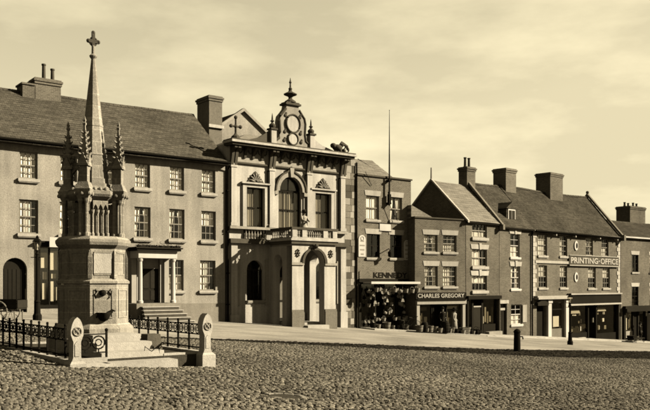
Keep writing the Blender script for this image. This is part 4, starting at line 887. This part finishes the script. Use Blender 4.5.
# inscription tablet on the sunny face: worn shallow flutes of cut stone
q = MB(); q.box(-.24, .24, -.825, -.801, 2.12, 2.62); t.part('inscription_tablet', q, 'step')
m = MB(); octo(m, .80, 2.742, .90, 2.83); octo(m, .90, 2.832, .93, 2.90); octo(m, .93, 2.902, .93, 2.96); octo(m, .93, 2.962, .84, 3.05); t.part('stage_cornice', m, 'mon')
# fountain fittings on the sunny face
c = MB(); c.lathe([(.02, 1.56), (.085, 1.58), (.10, 1.64), (.07, 1.70), (.02, 1.71)], (0, 0), 12); c.xf(Matrix.Translation((-.02, -.86, 0)))
t.part('spout_boss', c, 'bronze')
for s_ in (-1, 1): c = MB(); c.tube([(s_*.17-.02,-.885,1.50),(s_*.22-.02,-.885,1.60),(s_*.16-.02,-.885,1.66),(s_*.21-.02,-.885,1.72)], .018, 6); t.part('bronze_scroll', c, 'bronze')
c = MB(); c.smooth = True
prof = [(.03, .93), (.10, .95), (.15, 1.02), (.19, 1.12), (.20, 1.15), (.185, 1.15), (.16, 1.10), (.02, 1.04)]; c.lathe(prof, (0, -.90), 18); bs = t.part('drinking_basin', c, 'bronze')
for q, rr in (([(.12,-.88,1.13),(.24,-.9,1.20),(.30,-.93,1.17)], [.04,.03,.015]), ([(-.12,-.88,1.1),(-.2,-.9,1.02)], [.04,.02])): c = MB(); c.tube(q, rr, 7); t.part('basin_bracket', c, 'bronze', bs)
# open middle stage: central core, arcade and four turrets
m = MB(); octo(m, .40, 3.05, .36, 3.98); octo(m, .44, 3.05, .44, 3.16); t.part('core', m, 'mon')
for k in (1, 3, 5, 7):
    pass
for k in range(4):
    a = -pi/2+k*pi/2
    for j in (-1.5, -.5, .5, 1.5):
        q = MB(); q.lathe([(.045,3.06),(.045,3.12),(.028,3.15),(.026,3.62),(.045,3.66),(.05,3.72)], (.60, j*.135), 8); q.xf(Matrix.Rotation(a, 4, 'Z')); t.part('colonnette', q, 'mon')
    for j in (-1, 0, 1):
        q = MB(); pts = [(j*.135-.067, 3.72), (j*.135-.04, 3.80), (j*.135, 3.86), (j*.135+.04, 3.80), (j*.135+.067, 3.72), (j*.135+.067, 3.95), (j*.135-.067, 3.95)]
        q.prism(pts, 'x', .56, .64); q.xf(Matrix.Rotation(a, 4, 'Z')); t.part('lancet_head', q, 'mon')
    q = MB(); q.box(.38, .555, -.2, .2, 3.05, 3.9); q.xf(Matrix.Rotation(a, 4, 'Z')); t.part('arcade_panel', q, 'mon')
m = MB(); octo(m, .50, 3.955, .64, 4.06); octo(m, .60, 4.062, .64, 4.12); octo(m, .64, 4.122, .64, 4.20); octo(m, .64, 4.202, .46, 4.34); t.part('crown_cornice', m, 'mon')
for k in range(8):
    a = k*pi/4; q = MB()
    for j in (-1, 0, 1): q.ball((.60, j*.15, 4.25), .05, 7, 5)
    q.xf(Matrix.Rotation(a, 4, 'Z')); t.part('crown_cresting', q, 'mon')
for k in range(4):
    a = pi/4+k*pi/2+radians(9); R_ = Matrix.Rotation(a, 4, 'Z'); rt = .70
    q = MB()
    for dx, dy in ((.085,.085),(-.085,.085),(.085,-.085),(-.085,-.085)): q.lathe([(.075,3.05),(.075,3.12),(.05,3.16),(.046,3.86),(.07,3.92),(.085,4.0)], (rt+dx, dy), 8)
    q.xf(R_); tu = t.part('turret_columns', q, 'mon')
    q = MB(); q.taper(rt-.15, rt+.15, -.15, .15, 4.0, 4.12, -.05); q.taper(rt-.20, rt+.20, -.20, .20, 4.122, 4.22, -.02); q.taper(rt-.20, rt+.20, -.20, .20, 4.222, 4.40, .07)
    for dx, dy in ((.19,.19),(-.19,.19),(.19,-.19),(-.19,-.19),(.2,0),(-.2,0),(0,.2),(0,-.2)): q.ball((rt+dx, dy, 4.10), .055, 7, 5)
    q.xf(R_); t.part('turret_corbel', q, 'mon', tu)
    q = MB(); q.box(rt-.105, rt+.105, -.105, .105, 4.40, 4.86); 
    q.xf(R_); sh_ = t.part('turret_shaft', q, 'mon', tu)
    q = MB()
    for b_ in range(4):
        g_ = MB(); g_.prism([(-.15, 4.80), (.15, 4.80), (0, 5.12)], 'y', -.15, -.02); g_.xf(Matrix.Translation((rt, 0, 0)) @ Matrix.Rotation(b_*pi/2, 4, 'Z')); q.add(g_.v, g_.f)
    q.xf(R_); t.part('gablet', q, 'mon', tu)
    q = MB(); q.lathe([(.14, 4.88), (.03, 5.80), (.055, 5.83), (.06, 5.87), (.03, 5.9), (.05, 5.94), (.01, 6.04)], (rt, 0), 4, pi/4)
    for i in range(6):
        f_ = i/6; z = 4.98+.8*f_; r = .155*(1-(z-4.88)/.92*.8)+.015
        for b_ in range(4):
            cc_, ss_ = cos(pi/4+b_*pi/2), sin(pi/4+b_*pi/2); e_ = .05*(1-.45*f_)
            q.tube([(rt+(r-.03)*cc_, (r-.03)*ss_, z-.03), (rt+(r+e_*.6)*cc_, (r+e_*.6)*ss_, z), (rt+(r+e_)*cc_, (r+e_)*ss_, z+e_*.9), (rt+(r+e_*.5)*cc_, (r+e_*.5)*ss_, z+e_*1.1)], [.03, .032*(1-.3*f_), .02, .01], 5)
    q.xf(R_); t.part('pinnacle', q, 'mon', tu)
    # little flying arch back to the spire
    q = MB(); op = [(rt-.10, 4.95), (rt-.25, 4.98), (.40, 4.86), (.28, 4.7), (.28, 4.54), (.34, 4.66), (.42, 4.78), (rt-.24, 4.80), (rt-.14, 4.70), (rt-.10, 4.58)]
    q.prism(op, 'y', -.05, .05); q.xf(R_); t.part('flying_arch', q, 'mon', tu)
m = MB(); octo(m, .43, 4.30, .43, 4.42); octo(m, .395, 4.42, .05, 7.66); sp = t.part('spire', m, 'mon')
for z in (5.15, 5.9): q = MB(); octo(q, .395-.345*(z-4.42)/3.24+.012, z, .395-.345*(z-4.42)/3.24+.006, z+.05); t.part('spire_band', q, 'mon', sp)
q = MB(); q.lathe([(.05,7.64),(.10,7.70),(.11,7.73),(.05,7.78),(.045,8.0)], (0,0), 10); t.part('collar', q, 'mon', sp)
q = MB(); q.box(-.04,.04,-.04,.04,7.98,8.34); q.box(-.13,-.041,-.04,.04,8.06,8.15); q.box(.041,.13,-.04,.04,8.06,8.15); q.ring((0,0,8.10), .10, .028, n=16)
for x, z in ((-.14,8.105),(.14,8.105),(0,8.33)): q.ball((x,0,z), .055, 8, 5)
t.part('cross', q, 'grime_shade', sp)
# stone corner posts
def post(x, y, label, dx=0):
    z0 = -.15; pz = Local('stone_post', label, 'stone post', x, y, z0, None)
    c = MB(); c.taper(x-.175, x+.175, y-.20, y+.20, z0-.25, z0+.30, .0); c.taper(x-.175, x+.175, y-.20, y+.20, z0+.302, z0+.36, .05); pz.part('base', c, 'step')
    H = z0+.362; prof = [(.135,0),(.105,.08),(.10,.40),(.13,.46),(.165,.54),(.17,.64),(.15,.72),(.12,.80),(.07,.875),(.0,.92)]
    pts = [(x+a*.80, H+b_) for a, b_ in prof]+[(x-a*.80, H+b_) for a, b_ in prof[-2::-1]]
    c = MB(); c.prism(pts, 'y', y-.13, y+.13); sh = pz.part('shaft', c, 'step')
    c = MB(); c.ring((x, y-.135, H+.62), .085, .018, n=16); c.ball((x, y-.135, H+.62), .035, 8, 5)
    for k in range(4): c.ball((x+.05*cos(k*pi/2+pi/4), y-.133, H+.62+.05*sin(k*pi/2+pi/4)), .024, 6, 4)
    pz.part('carved_roundel', c, 'mon', sh)
    c = MB(); c.prism([(x-.05,H+.10),(x+.05,H+.10),(x+.05,H+.36),(x,H+.42),(x-.05,H+.36)], 'y', y-.142, y-.131); pz.part('raised_panel', c, 'step', sh)
post(-1.62, -3.12, 'pale carved stone post beside the ringed railing and memorial steps'); post(1.62, -2.86, 'pale carved stone post at the railing end facing the town hall')
post(-1.62, 2.86, 'carved stone post at the back of the memorial near the arched door side'); post(1.62, 2.86, 'carved stone post at the back of the memorial facing the portico')
# iron railings
def railing(label, x, y0, y1, z0, rings=True):
    r = Local('iron_railing', label, 'railing', x, y0, z0)
    L = y1-y0
    for h in (.64, .40, .08):
        c = MB(); c.box(x-.016, x+.016, y0, y1, z0+h-.014, z0+h+.014); r.part('rail', c, 'iron')
    n = round(L/.58)
    for i in range(n+1):
        y = y0+.02+(L-.04)*i/n; c = MB(); c.box(x-.02, x+.02, y-.02, y+.02, z0-.02, z0+.70); c.ball((x, y, z0+.72), .032, 7, 5); r.part('baluster', c, 'iron')
    for i in range(n):
        a = y0+.02+(L-.04)*i/n; d = (L-.04)/n
        for k in range(2):
            c = MB(); yc = a+d*(.27+.46*k); c.ring((x, yc, z0+.52), .10, .013, 'yz', 14, 5)
            c.ring((x, yc, z0+.52), .05, .011, 'yz', 10, 5); r.part('scroll_ring', c, 'iron')
    return r
railing('black scrolled iron railing along the memorial side facing the arched door', -1.64, -2.62, 2.62, PT_Z)
railing('black scrolled iron railing along the memorial side facing the town hall', 1.64, -2.62, 2.62, PT_Z)
r = Local('ring_railing', 'short iron railing with two big scrolled rings beside the memorial steps', 'railing', -1.45, -2.8, PT_Z)
c = MB(); c.box(-1.46, -.80, -2.815, -2.785, PT_Z+.50, PT_Z+.525); r.part('rail', c, 'iron'); c = MB(); c.box(-1.46, -.80, -2.815, -2.785, PT_Z+.10, PT_Z+.125); r.part('rail', c, 'iron')
for x in (-1.28, -.98):
    c = MB(); c.ring((x, -2.8, PT_Z+.33), .14, .018, n=16); c.ring((x, -2.8, PT_Z+.33), .07, .014, n=12); c.box(x-.012, x+.012, -2.81, -2.79, PT_Z+.126, PT_Z+.20); r.part('scroll_ring', c, 'iron')
c = MB(); c.box(-.82, -.78, -2.82, -2.78, PT_Z-.0, PT_Z+.58); c.ball((-.80, -2.8, PT_Z+.60), .04); r.part('end_post', c, 'iron')
r = Local('boot_scraper', 'small zigzag iron boot scraper on the memorial steps', 'boot scraper', .3, -2.66, .16)
c = MB(); c.tube([(.12,-2.7,.17),(.16,-2.7,.40),(.32,-2.7,.28),(.50,-2.7,.42),(.52,-2.7,.17)], .014, 6); r.part('iron_bar', c, 'iron')

# ------------------------------------------------------------------ street furniture
def lamp(x, y, H, label, head=1.0):
    z0 = zg(x, y); r = empty('gas_lamp', (x, y, z0)); tag(r, label, 'street lamp', 'gas lamps around the square')
    c = MB(); c.lathe([(.19,-.05),(.19,.22),(.14,.3),(.12,.75),(.14,.8),(.085,.88),(.07,1.4),(.055,H-.75),(.09,H-.72),(.05,H-.66),(.045,H-.55)], (0,0), 12); link('column', c.mesh('column', 'iron'), r)
    c = MB(); c.tube([(-.28,0,H-.85),(.28,0,H-.85)], .018, 6); link('ladder_bar', c.mesh('ladder_bar', 'iron'), r)
    c = MB(); z = H-.55
    for k in range(4):
        a = pi/4+k*pi/2; c.tube([(.09*cos(a),.09*sin(a),z),(.2*cos(a),.2*sin(a),z+.36)], .012, 5)
    c.lathe([(.10,z-.02),(.10,z)], (0,0), 4, pi/4); c.lathe([(.215,z+.36),(.215,z+.39),(.10,z+.5),(.06,z+.52),(.07,z+.57),(.015,z+.64)], (0,0), 4, pi/4); la = link('lantern_frame', c.mesh('lantern_frame', 'iron'), r)
    c = MB(); c.lathe([(.085,z+.005),(.195,z+.355)], (0,0), 4, pi/4); link('lantern_glass', c.mesh('lantern_glass', M['glass']), la)
    c = MB(); c.lathe([(.03,z+.01),(.02,z+.1),(.045,z+.16),(.03,z+.24),(.01,z+.28)], (0,0), 8); link('mantle', c.mesh('mantle', 'white'), la)
lamp(-12.3, 34.2, 3.55, 'black gas lamp post before the small shop window and arched door')
lamp(16.3, 53.2, 3.35, 'black gas lamp post outside the printing office shops')
x, y = 9.1, 37.9; r = empty('gutter_post', (x, y, zg(x, y))); tag(r, 'short dark iron-bound stone post standing in the gutter', 'post')
c = MB(); c.lathe([(.17,-.05),(.16,.55),(.15,.9),(.17,.92),(.17,.98),(.11,1.06),(.02,1.1)], (0,0), 12); link('shaft', c.mesh('shaft', 'iron'), r)
c = MB(); c.tube([(.13,0,.72),(.26,0,.72),(.28,0,.6)], .035, 6); link('hook', c.mesh('hook', 'iron'), r)
# drain cover among the cobbles
x, y = -.72, 14.55; r = empty('drain_cover', (x, y, zg(x, y)-.03)); tag(r, 'round sunken drain cover with pale stone rim among the cobbles', 'drain cover'); r.rotation_euler = (-.0182, .0742, 0)
rn = random.Random(3)
for k in range(11):
    a0, a1 = 2*pi*k/11+.03, 2*pi*(k+1)/11-.03; c = MB(); pts = [(.42*cos(a0+(a1-a0)*i/3), .42*sin(a0+(a1-a0)*i/3)) for i in range(4)]+[(.32*cos(a1-(a1-a0)*i/3), .32*sin(a1-(a1-a0)*i/3)) for i in range(4)]
    c.prism(pts, 'z', -.03, .015+rn.uniform(0, .03)); link('rim_stone', c.mesh('rim_stone', 'mon'), r)
c = MB(); c.lathe([(.31,-.04),(.31,-.005),(.27,.005)], (0,0), 24); link('iron_lid', c.mesh('iron_lid', 'iron'), r)

# ------------------------------------------------------------------ handcart, bicycle
def wheel(parent, c0, R_, plane, spokes, m='darkw', w_=.02):
    c = MB(); c.ring((0,0,0), R_, w_, plane, 24, 6); o = link('wheel', c.mesh('wheel', m), parent, c0)
    s = MB()
    for k in range(spokes):
        a = 2*pi*k/spokes; p = (R_*cos(a), 0, R_*sin(a)) if plane == 'xz' else (0, R_*cos(a), R_*sin(a)); s.tube([(0,0,0), p], max(.004, w_*.45), 5)
    link('spokes', s.mesh('spokes', m), o)
    h = MB(); h.ball((0,0,0), w_*2, 8, 5); link('hub', h.mesh('hub', 'iron'), o); return o
def handcart(x, y, rz, label):
    z0 = zg(x, y); r = empty('handcart', (x, y, z0), rz); tag(r, label, 'handcart')
    for sy in (-.48, .48): wheel(r, (0, sy, .42), .40, 'xz', 10, 'wood', .026)
    c = MB(); c.tube([(0,-.5,.42),(0,.5,.42)], .025, 6); link('axle', c.mesh('axle', 'iron'), r)
    c = MB(); c.box(-.75,.75,-.38,.38,.50,.55); bd = link('bed', c.mesh('bed', 'darkw'), r)
    for sy in (-.39, .36):
        for k in range(2): c = MB(); c.box(-.75,.75,sy,sy+.03,.56+.17*k,.71+.17*k); link('side_board', c.mesh('side_board', 'darkw'), bd)
    for sx in (-.78, .752): c = MB(); c.box(sx,sx+.03,-.38,.38,.551,.86); link('end_board', c.mesh('end_board', 'darkw'), bd)
    for sy in (-.3, .3): c = MB(); c.tube([(.7,sy,.52),(1.3,sy,.58),(1.75,sy,.80)], .03, 6); link('handle', c.mesh('handle', 'wood'), r)
    for sy in (-.3, .3): c = MB(); c.tube([(-.6,sy,.5),(-.62,sy,.01)], .028, 6); link('leg', c.mesh('leg', 'wood'), r)
handcart(-12.6, 31.4, radians(172), 'dark wooden handcart with spoked wheels standing behind the railing')
def bicycle(x, y, rz, label, lean=.1):
    z0 = zg(x, y)+.092; r = empty('bicycle', (x, y, z0), rz); tag(r, label, 'bicycle'); r.rotation_euler = (lean, .05, rz)
    for sx in (-.53, .53): wheel(r, (sx, 0, .36), .34, 'xz', 16, 'iron', .016)
    c = MB()
    for a, b_ in (((-.53,0,.36),(-.05,0,.33)), ((-.05,0,.33),(-.18,0,.88)), ((-.18,0,.82),(.36,0,.86)), ((-.05,0,.33),(.38,0,.78)), ((-.18,0,.82),(-.53,0,.36)), ((.35,0,.95),(.53,0,.36))): c.tube([a, b_], .016, 6)
    link('frame', c.mesh('frame', 'iron'), r); c = MB(); c.box(-.32,-.06,-.07,.07,.88,.93); link('saddle', c.mesh('saddle', 'darkw'), r)
    c = MB(); c.tube([(.2,-.26,.98),(.34,-.2,1.03),(.35,0,.97),(.34,.2,1.03),(.2,.26,.98)], .013, 6); link('handlebar', c.mesh('handlebar', 'iron'), r)
    c = MB(); c.ring((-.05,0,.33), .09, .008, 'xz', 14, 4); c.tube([(-.05,-.1,.33),(-.05,-.1,.17),(-.05,-.16,.17)], .01, 5); c.tube([(-.05,.1,.33),(-.05,.1,.49),(-.05,.16,.49)], .01, 5); link('pedals', c.mesh('pedals', 'iron'), r)
p = FL.W(14.3, -1.25); bicycle(p.x, p.y, FL.a, 'bicycle parked among the goods outside the ironmonger')

# ------------------------------------------------------------------ goods on the pavement and hung across the ironmonger's front
LIB = {}
def lib(k):
    if k in LIB: return LIB[k]
    c = MB()
    if k == 'bucket':
        c.lathe([(.11,0),(.16,.28),(.165,.28),(.15,.27),(.10,.03)], (0,0), 12); me = c.mesh('bucket', 'tin'); h = MB(); h.tube([(-.16,0,.27),(-.12,0,.4),(0,0,.46),(.12,0,.4),(.16,0,.27)], .008, 5); sub = ('handle', h.mesh('handle', 'iron'))
    elif k == 'tub':
        c.lathe([(.22,0),(.28,.42),(.285,.42),(.26,.41),(.2,.05)], (0,0), 14); me = c.mesh('tub', 'wood'); h = MB(); h.ring((0,0,.1), .237, .012, 'xy', 18, 5); h.ring((0,0,.32), .268, .012, 'xy', 18, 5); sub = ('hoops', h.mesh('hoops', 'iron'))
    elif k == 'barrel':
        c.lathe([(.2,0),(.25,.15),(.27,.35),(.25,.55),(.2,.7),(.18,.69)], (0,0), 14); me = c.mesh('barrel', 'darkw'); h = MB()
        for z, q in ((.1,.237),(.25,.265),(.45,.265),(.6,.237)): h.ring((0,0,z), q, .012, 'xy', 18, 5)
        sub = ('hoops', h.mesh('hoops', 'iron'))
    elif k == 'pot':
        c.lathe([(.10,.0),(.18,.06),(.21,.18),(.19,.30),(.21,.33),(.19,.33),(.17,.29),(.18,.1)], (0,0), 12); me = c.mesh('pot', 'iron'); h = MB(); h.ring((0,0,.33), .2, .012, 'xz', 16, 5); sub = ('handle', h.mesh('handle', 'iron'))
    elif k == 'kettle':
        c.lathe([(.12,.0),(.15,.05),(.15,.14),(.09,.2),(.05,.21),(.03,.25),(.01,.26)], (0,0), 12); c.tube([(.12,0,.08),(.2,0,.13),(.24,0,.2)], [.03,.02,.015], 6); me = c.mesh('kettle', 'tin'); h = MB(); h.tube([(-.12,0,.17),(-.1,0,.3),(0,0,.35),(.1,0,.3),(.12,0,.17)], .009, 5); sub = ('handle', h.mesh('handle', 'iron'))
    elif k == 'broom':
        c.tube([(0,0,0),(0,0,-1.0)], .014, 6); me = c.mesh('broom', 'wood'); h = MB(); h.taper(-.14,.14,-.04,.04,-1.22,-1.0,.08,.01); sub = ('brush_head', h.mesh('brush_head', 'straw'))
    elif k == 'pan':
        c.lathe([(.02,.0),(.12,.0),(.15,.06),(.155,.06),(.12,.012)], (0,0), 14); c.xf(Matrix.Rotation(pi/2, 4, 'X')); me = c.mesh('pan', 'tin'); h = MB(); h.box(-.02,.02,-.03,-.015,.15,.42); sub = ('handle', h.mesh('handle', 'iron'))
    elif k == 'basket':
        c.lathe([(.14,0),(.2,.25),(.21,.26),(.19,.25),(.12,.04)], (0,0), 14); me = c.mesh('basket', 'straw'); h = MB(); h.ring((0,0,.24), .17, .014, 'xz', 16, 5); sub = ('handle', h.mesh('handle', 'straw'))
    elif k == 'crate':
        for i in range(3): c.box(-.25,.25,-.2,-.185,.02+.12*i,.12+.12*i); c.box(-.25,.25,.185,.2,.02+.12*i,.12+.12*i); c.box(-.25,-.235,-.184,.184,.02+.12*i,.12+.12*i); c.box(.235,.25,-.184,.184,.02+.12*i,.12+.12*i)
        c.box(-.234,.234,-.184,.184,.02,.035)
        me = c.mesh('crate', 'wood'); h = MB(); h.box(-.2,.2,-.15,.15,.04,.30); sub = ('contents', h.mesh('contents', 'darkw'))
    LIB[k] = (me, sub); return LIB[k]
def goods(k, x, y, z, rz, label, cat, group, s=1.0):
    me, sub = lib(k); r = empty(k, (x, y, z), rz); r.scale = (s, s, s); tag(r, label, cat, group)
    link('body', me, r); link(sub[0], sub[1], r)
rn = random.Random(31)
def fz(fr, u, y): p = fr.W(u, y); return p.x, p.y, zg(p.x, p.y)+.09
GL = {'bucket': ('tin bucket in the row of wares on the pavement before the brick shops', 'bucket'), 'tub': ('hooped wooden tub in the row of wares on the pavement', 'tub'), 'barrel': ('dark hooped barrel in the row of wares on the pavement', 'barrel'),
      'pot': ('black iron cooking pot in the row of wares on the pavement', 'pot'), 'crate': ('slatted wooden crate in the row of wares on the pavement', 'crate'), 'basket': ('straw basket in the row of wares on the pavement', 'basket')}
row = ['tub', 'pot', 'barrel', 'bucket', 'tub', 'pot', 'tub', 'bucket', 'pot', 'barrel', 'pot', 'bucket', 'tub', 'pot', 'pot', 'basket', 'crate', 'tub', 'pot', 'bucket', 'pot', 'pot']
for i, k in enumerate(row):
    u = -.9+i*.265; x, y, z = fz(FG, u, -1.45+rn.uniform(-.16, .16)-.12*(i % 2)); goods(k, x, y, z, rn.uniform(0, 6), *GL[k], 'wares set out on the pavement', rn.uniform(.9, 1.2))
for i, k in enumerate(['pot', 'bucket', 'pot', 'tub', 'pot', 'bucket', 'pot', 'barrel', 'tub']):
    u = 11.3+i*.36; x, y, z = fz(FL, u, -.75+rn.uniform(-.12, .12)); goods(k, x, y, z, rn.uniform(0, 6), GL[k][0].replace('in the row of wares on the pavement', 'standing against the ironmonger window').replace(' before the brick shops', ''), GL[k][1], 'wares standing against the ironmonger window', rn.uniform(.8, 1.1))
HL = {'bucket': 'tin bucket hung under the white awning box', 'kettle': 'tin kettle hung under the white awning box', 'broom': 'wooden broom hung head down under the white awning box', 'pan': 'round tin pan hung under the white awning box', 'basket': 'straw basket hung under the white awning box'}
hang = ['kettle', 'pan', 'bucket', 'broom', 'basket', 'pan', 'kettle', 'bucket', 'pan', 'broom', 'kettle', 'basket', 'pan', 'bucket', 'kettle', 'pan', 'broom', 'bucket', 'kettle', 'pan', 'basket', 'kettle', 'pan', 'bucket']
for i, k in enumerate(hang):
    u = 10.95+i*.186; p = FL.W(u, -.62-.18*(i % 3)); drop = (0 if k == 'broom' else .47)+rn.uniform(0, .14)
    z = 1.86-drop if k == 'broom' else 1.84-drop; r0 = z
    goods(k, p.x, p.y, z, FL.a+rn.uniform(-.3, .3), HL[k], k, 'wares hung across the ironmonger front', 1.0)
for i in range(34):
    k = rn.choice(['kettle', 'pan', 'bucket', 'pan', 'basket']); u = rn.uniform(10.9, 15.1); ri = rn.randrange(4); zz = (.95, .35, -.2, -.7)[ri]; p = FL.W(u, -.12)
    goods(k, p.x, p.y, zz+rn.uniform(-.08, .08), FL.a+rn.uniform(-.3, .3), {'kettle': 'tin kettle', 'pan': 'round tin pan', 'bucket': 'tin bucket', 'basket': 'straw basket'}[k]+' hung on the ironmonger window frame in the '+('top', 'second', 'third', 'lowest')[ri]+' row', k, 'wares hung on the ironmonger window', .85)
# low trolley and crates outside the end shops
x, y, z = fz(FR, 21.2, -2.6); z = zg(x, y)+.02; r = empty('low_trolley', (x, y, z), FR.a); tag(r, 'low dark flat trolley on small wheels before the printing office', 'trolley')
c = MB(); c.box(-1.0,1.0,-.4,.4,.28,.42); link('deck', c.mesh('deck', 'darkw'), r)
for sx in (-.75, .75):
    for sy in (-.42, .42): wheel(r, (sx, sy, .19), .17, 'xz', 6, 'iron', .02)
c = MB(); c.box(-.95,-.2,-.3,.3,.421,.62); link('load', c.mesh('load', 'iron'), r)
for u, k, lb in ((22.5, 'tub', 'hooped tub beside the trolley outside the end shop'), (23.3, 'crate', 'slatted crate beside the tub outside the end shop')): x, y, z = fz(FR, u, -1.5); goods(k, x, y, z, .4, lb, k, None, 1.2)
x, y, z = fz(FQ, 4.6, -1.3); goods('barrel', x, y, z, .2, 'dark barrel outside the last shop beside the white post', 'barrel', None, 1.3)

# ------------------------------------------------------------------ people
def person(name_loc, rz, label, coat, hat, arms='down', skirt=False):
    r = empty('person', name_loc, rz); tag(r, label, 'person')
    J = {'pel': (0,0,.93), 'chest': (0,.0,1.28), 'neck': (0,.0,1.46), 'head': (0,-.02,1.60), 'crown': (0,-.01,1.70)}
    E_ = [('pel','chest'),('chest','neck'),('neck','head'),('head','crown')]; rad = {'pel': .15, 'chest': .16, 'neck': .055, 'head': .095, 'crown': .07}
    for s, n_ in ((-1, 'l'), (1, 'r')):
        J['sh'+n_] = (s*.17,0,1.40); rad['sh'+n_] = .065
        if arms == 'rail': J['el'+n_] = (s*.24,-.14,1.18); J['wr'+n_] = (s*.14,-.36,1.10); J['ha'+n_] = (s*.10,-.44,1.09)
        else: J['el'+n_] = (s*.24,.03,1.12); J['wr'+n_] = (s*.23,-.10,.90); J['ha'+n_] = (s*.21,-.14,.82)
        rad['el'+n_] = .048; rad['wr'+n_] = .034; rad['ha'+n_] = .04
        J['hip'+n_] = (s*.09,0,.88); J['kn'+n_] = (s*.10,-.03,.49); J['an'+n_] = (s*.10,.02,.09); J['to'+n_] = (s*.12,-.14,.04)
        rad.update({'hip'+n_: .095, 'kn'+n_: .065, 'an'+n_: .045, 'to'+n_: .04})
        E_ += [('chest','sh'+n_),('sh'+n_,'el'+n_),('el'+n_,'wr'+n_),('wr'+n_,'ha'+n_),('pel','hip'+n_),('hip'+n_,'kn'+n_),('kn'+n_,'an'+n_),('an'+n_,'to'+n_)]
    ks = list(J); me = bpy.data.meshes.new('body'); me.from_pydata([J[k] for k in ks], [(ks.index(a), ks.index(b_)) for a, b_ in E_], [])
    o = bpy.data.objects.new('body', me); COL.objects.link(o); md = o.modifiers.new('skin', 'SKIN')
    for i, k in enumerate(ks): me.skin_vertices[0].data[i].radius = (rad[k], rad[k]*.85)
    me.skin_vertices[0].data[0].use_root = True
    sb_ = o.modifiers.new('sub', 'SUBSURF'); sb_.levels = 2; sb_.render_levels = 2
    dg = bpy.context.evaluated_depsgraph_get(); dg.update(); fin = bpy.data.meshes.new_from_object(o.evaluated_get(dg)); bpy.data.objects.remove(o)
    fin.materials.clear(); fin.materials.append(M['skin'])
    for p_ in fin.polygons: p_.use_smooth = True
    link('body', fin, r)
    c = MB(); c.smooth = True; top = 1.45
    low = .08 if skirt else .55
    c.lathe([(.30 if skirt else .22, low), (.24 if skirt else .2, .8), (.165, 1.02), (.2, 1.28), (.21, 1.38), (.13, 1.45), (.075, 1.48)], (0,0), 16, sy=.75)
    for s in (-1, 1):
        n_ = 'l' if s < 0 else 'r'; c.tube([J['sh'+n_], J['el'+n_], J['wr'+n_]], [.085, .065, .05], 8)
    link('coat', c.mesh('coat', coat), r)
    if not skirt:
        c = MB(); c.smooth = True
        for s in (-1, 1): c.tube([(s*.09,0,.9),(s*.10,-.03,.49),(s*.10,.02,.08)], [.115,.085,.07], 8)
        link('trousers', c.mesh('trousers', 'cloth'), r)
    c = MB(); c.smooth = True; c.ball((0,.015,1.645), .108, 12, 8, sy=1.05); c.v = [q for q in c.v]; link('hair', c.mesh('hair', 'cloth'), r).location = (0,.02,.02)
    c = MB()
    for s in (-1, 1): c.ball((s*.035,-.105,1.61), .011, 6, 4)
    link('eyes', c.mesh('eyes', 'cloth'), r); c = MB(); c.prism([(-.012,1.565),(.012,1.565),(0,1.61)], 'y', -.135, -.09); c.box(-.025,.025,-.108,-.09,1.537,1.545); link('nose_and_mouth', c.mesh('nose_and_mouth', 'skin'), r)
    c = MB()
    if hat == 'bowler': c.lathe([(.17,1.70),(.175,1.71),(.11,1.72),(.11,1.80),(.06,1.84),(.01,1.85)], (0,0), 16)
    else: c.lathe([(.24,1.68),(.25,1.70),(.13,1.72),(.14,1.78),(.08,1.84),(.01,1.85)], (0,0), 16); c.ball((.08,0,1.82), .07); c.ball((-.08,.02,1.80), .06)
    link('hat', c.mesh('hat', 'cloth' if hat != 'straw' else 'straw'), r); return r
p = FL.W(4.35, -2.15); person((p.x, p.y, 4.622), FL.a, 'person in light blouse and wide dark hat leaning on the balcony rail', 'paled', 'wide', 'rail', True)
p = FG.W(2.35, -.25); person((p.x, p.y, zg(p.x, p.y)+.09), FG.a-.2, 'person in dark coat and bowler hat standing in the parapet shop doorway', 'cloth', 'bowler')
p = FG.W(3.3, -.45); person((p.x, p.y, zg(p.x, p.y)+.09), FG.a+.5, 'person in long pale apron dress and hat beside the parapet shop window', 'paled', 'wide', 'down', True)
p = FQ.W(2.85, -.45); person((p.x, p.y, zg(p.x, p.y)+.09), FQ.a+.3, 'person in dark coat and bowler hat at the end brick house shop door', 'cloth', 'bowler')
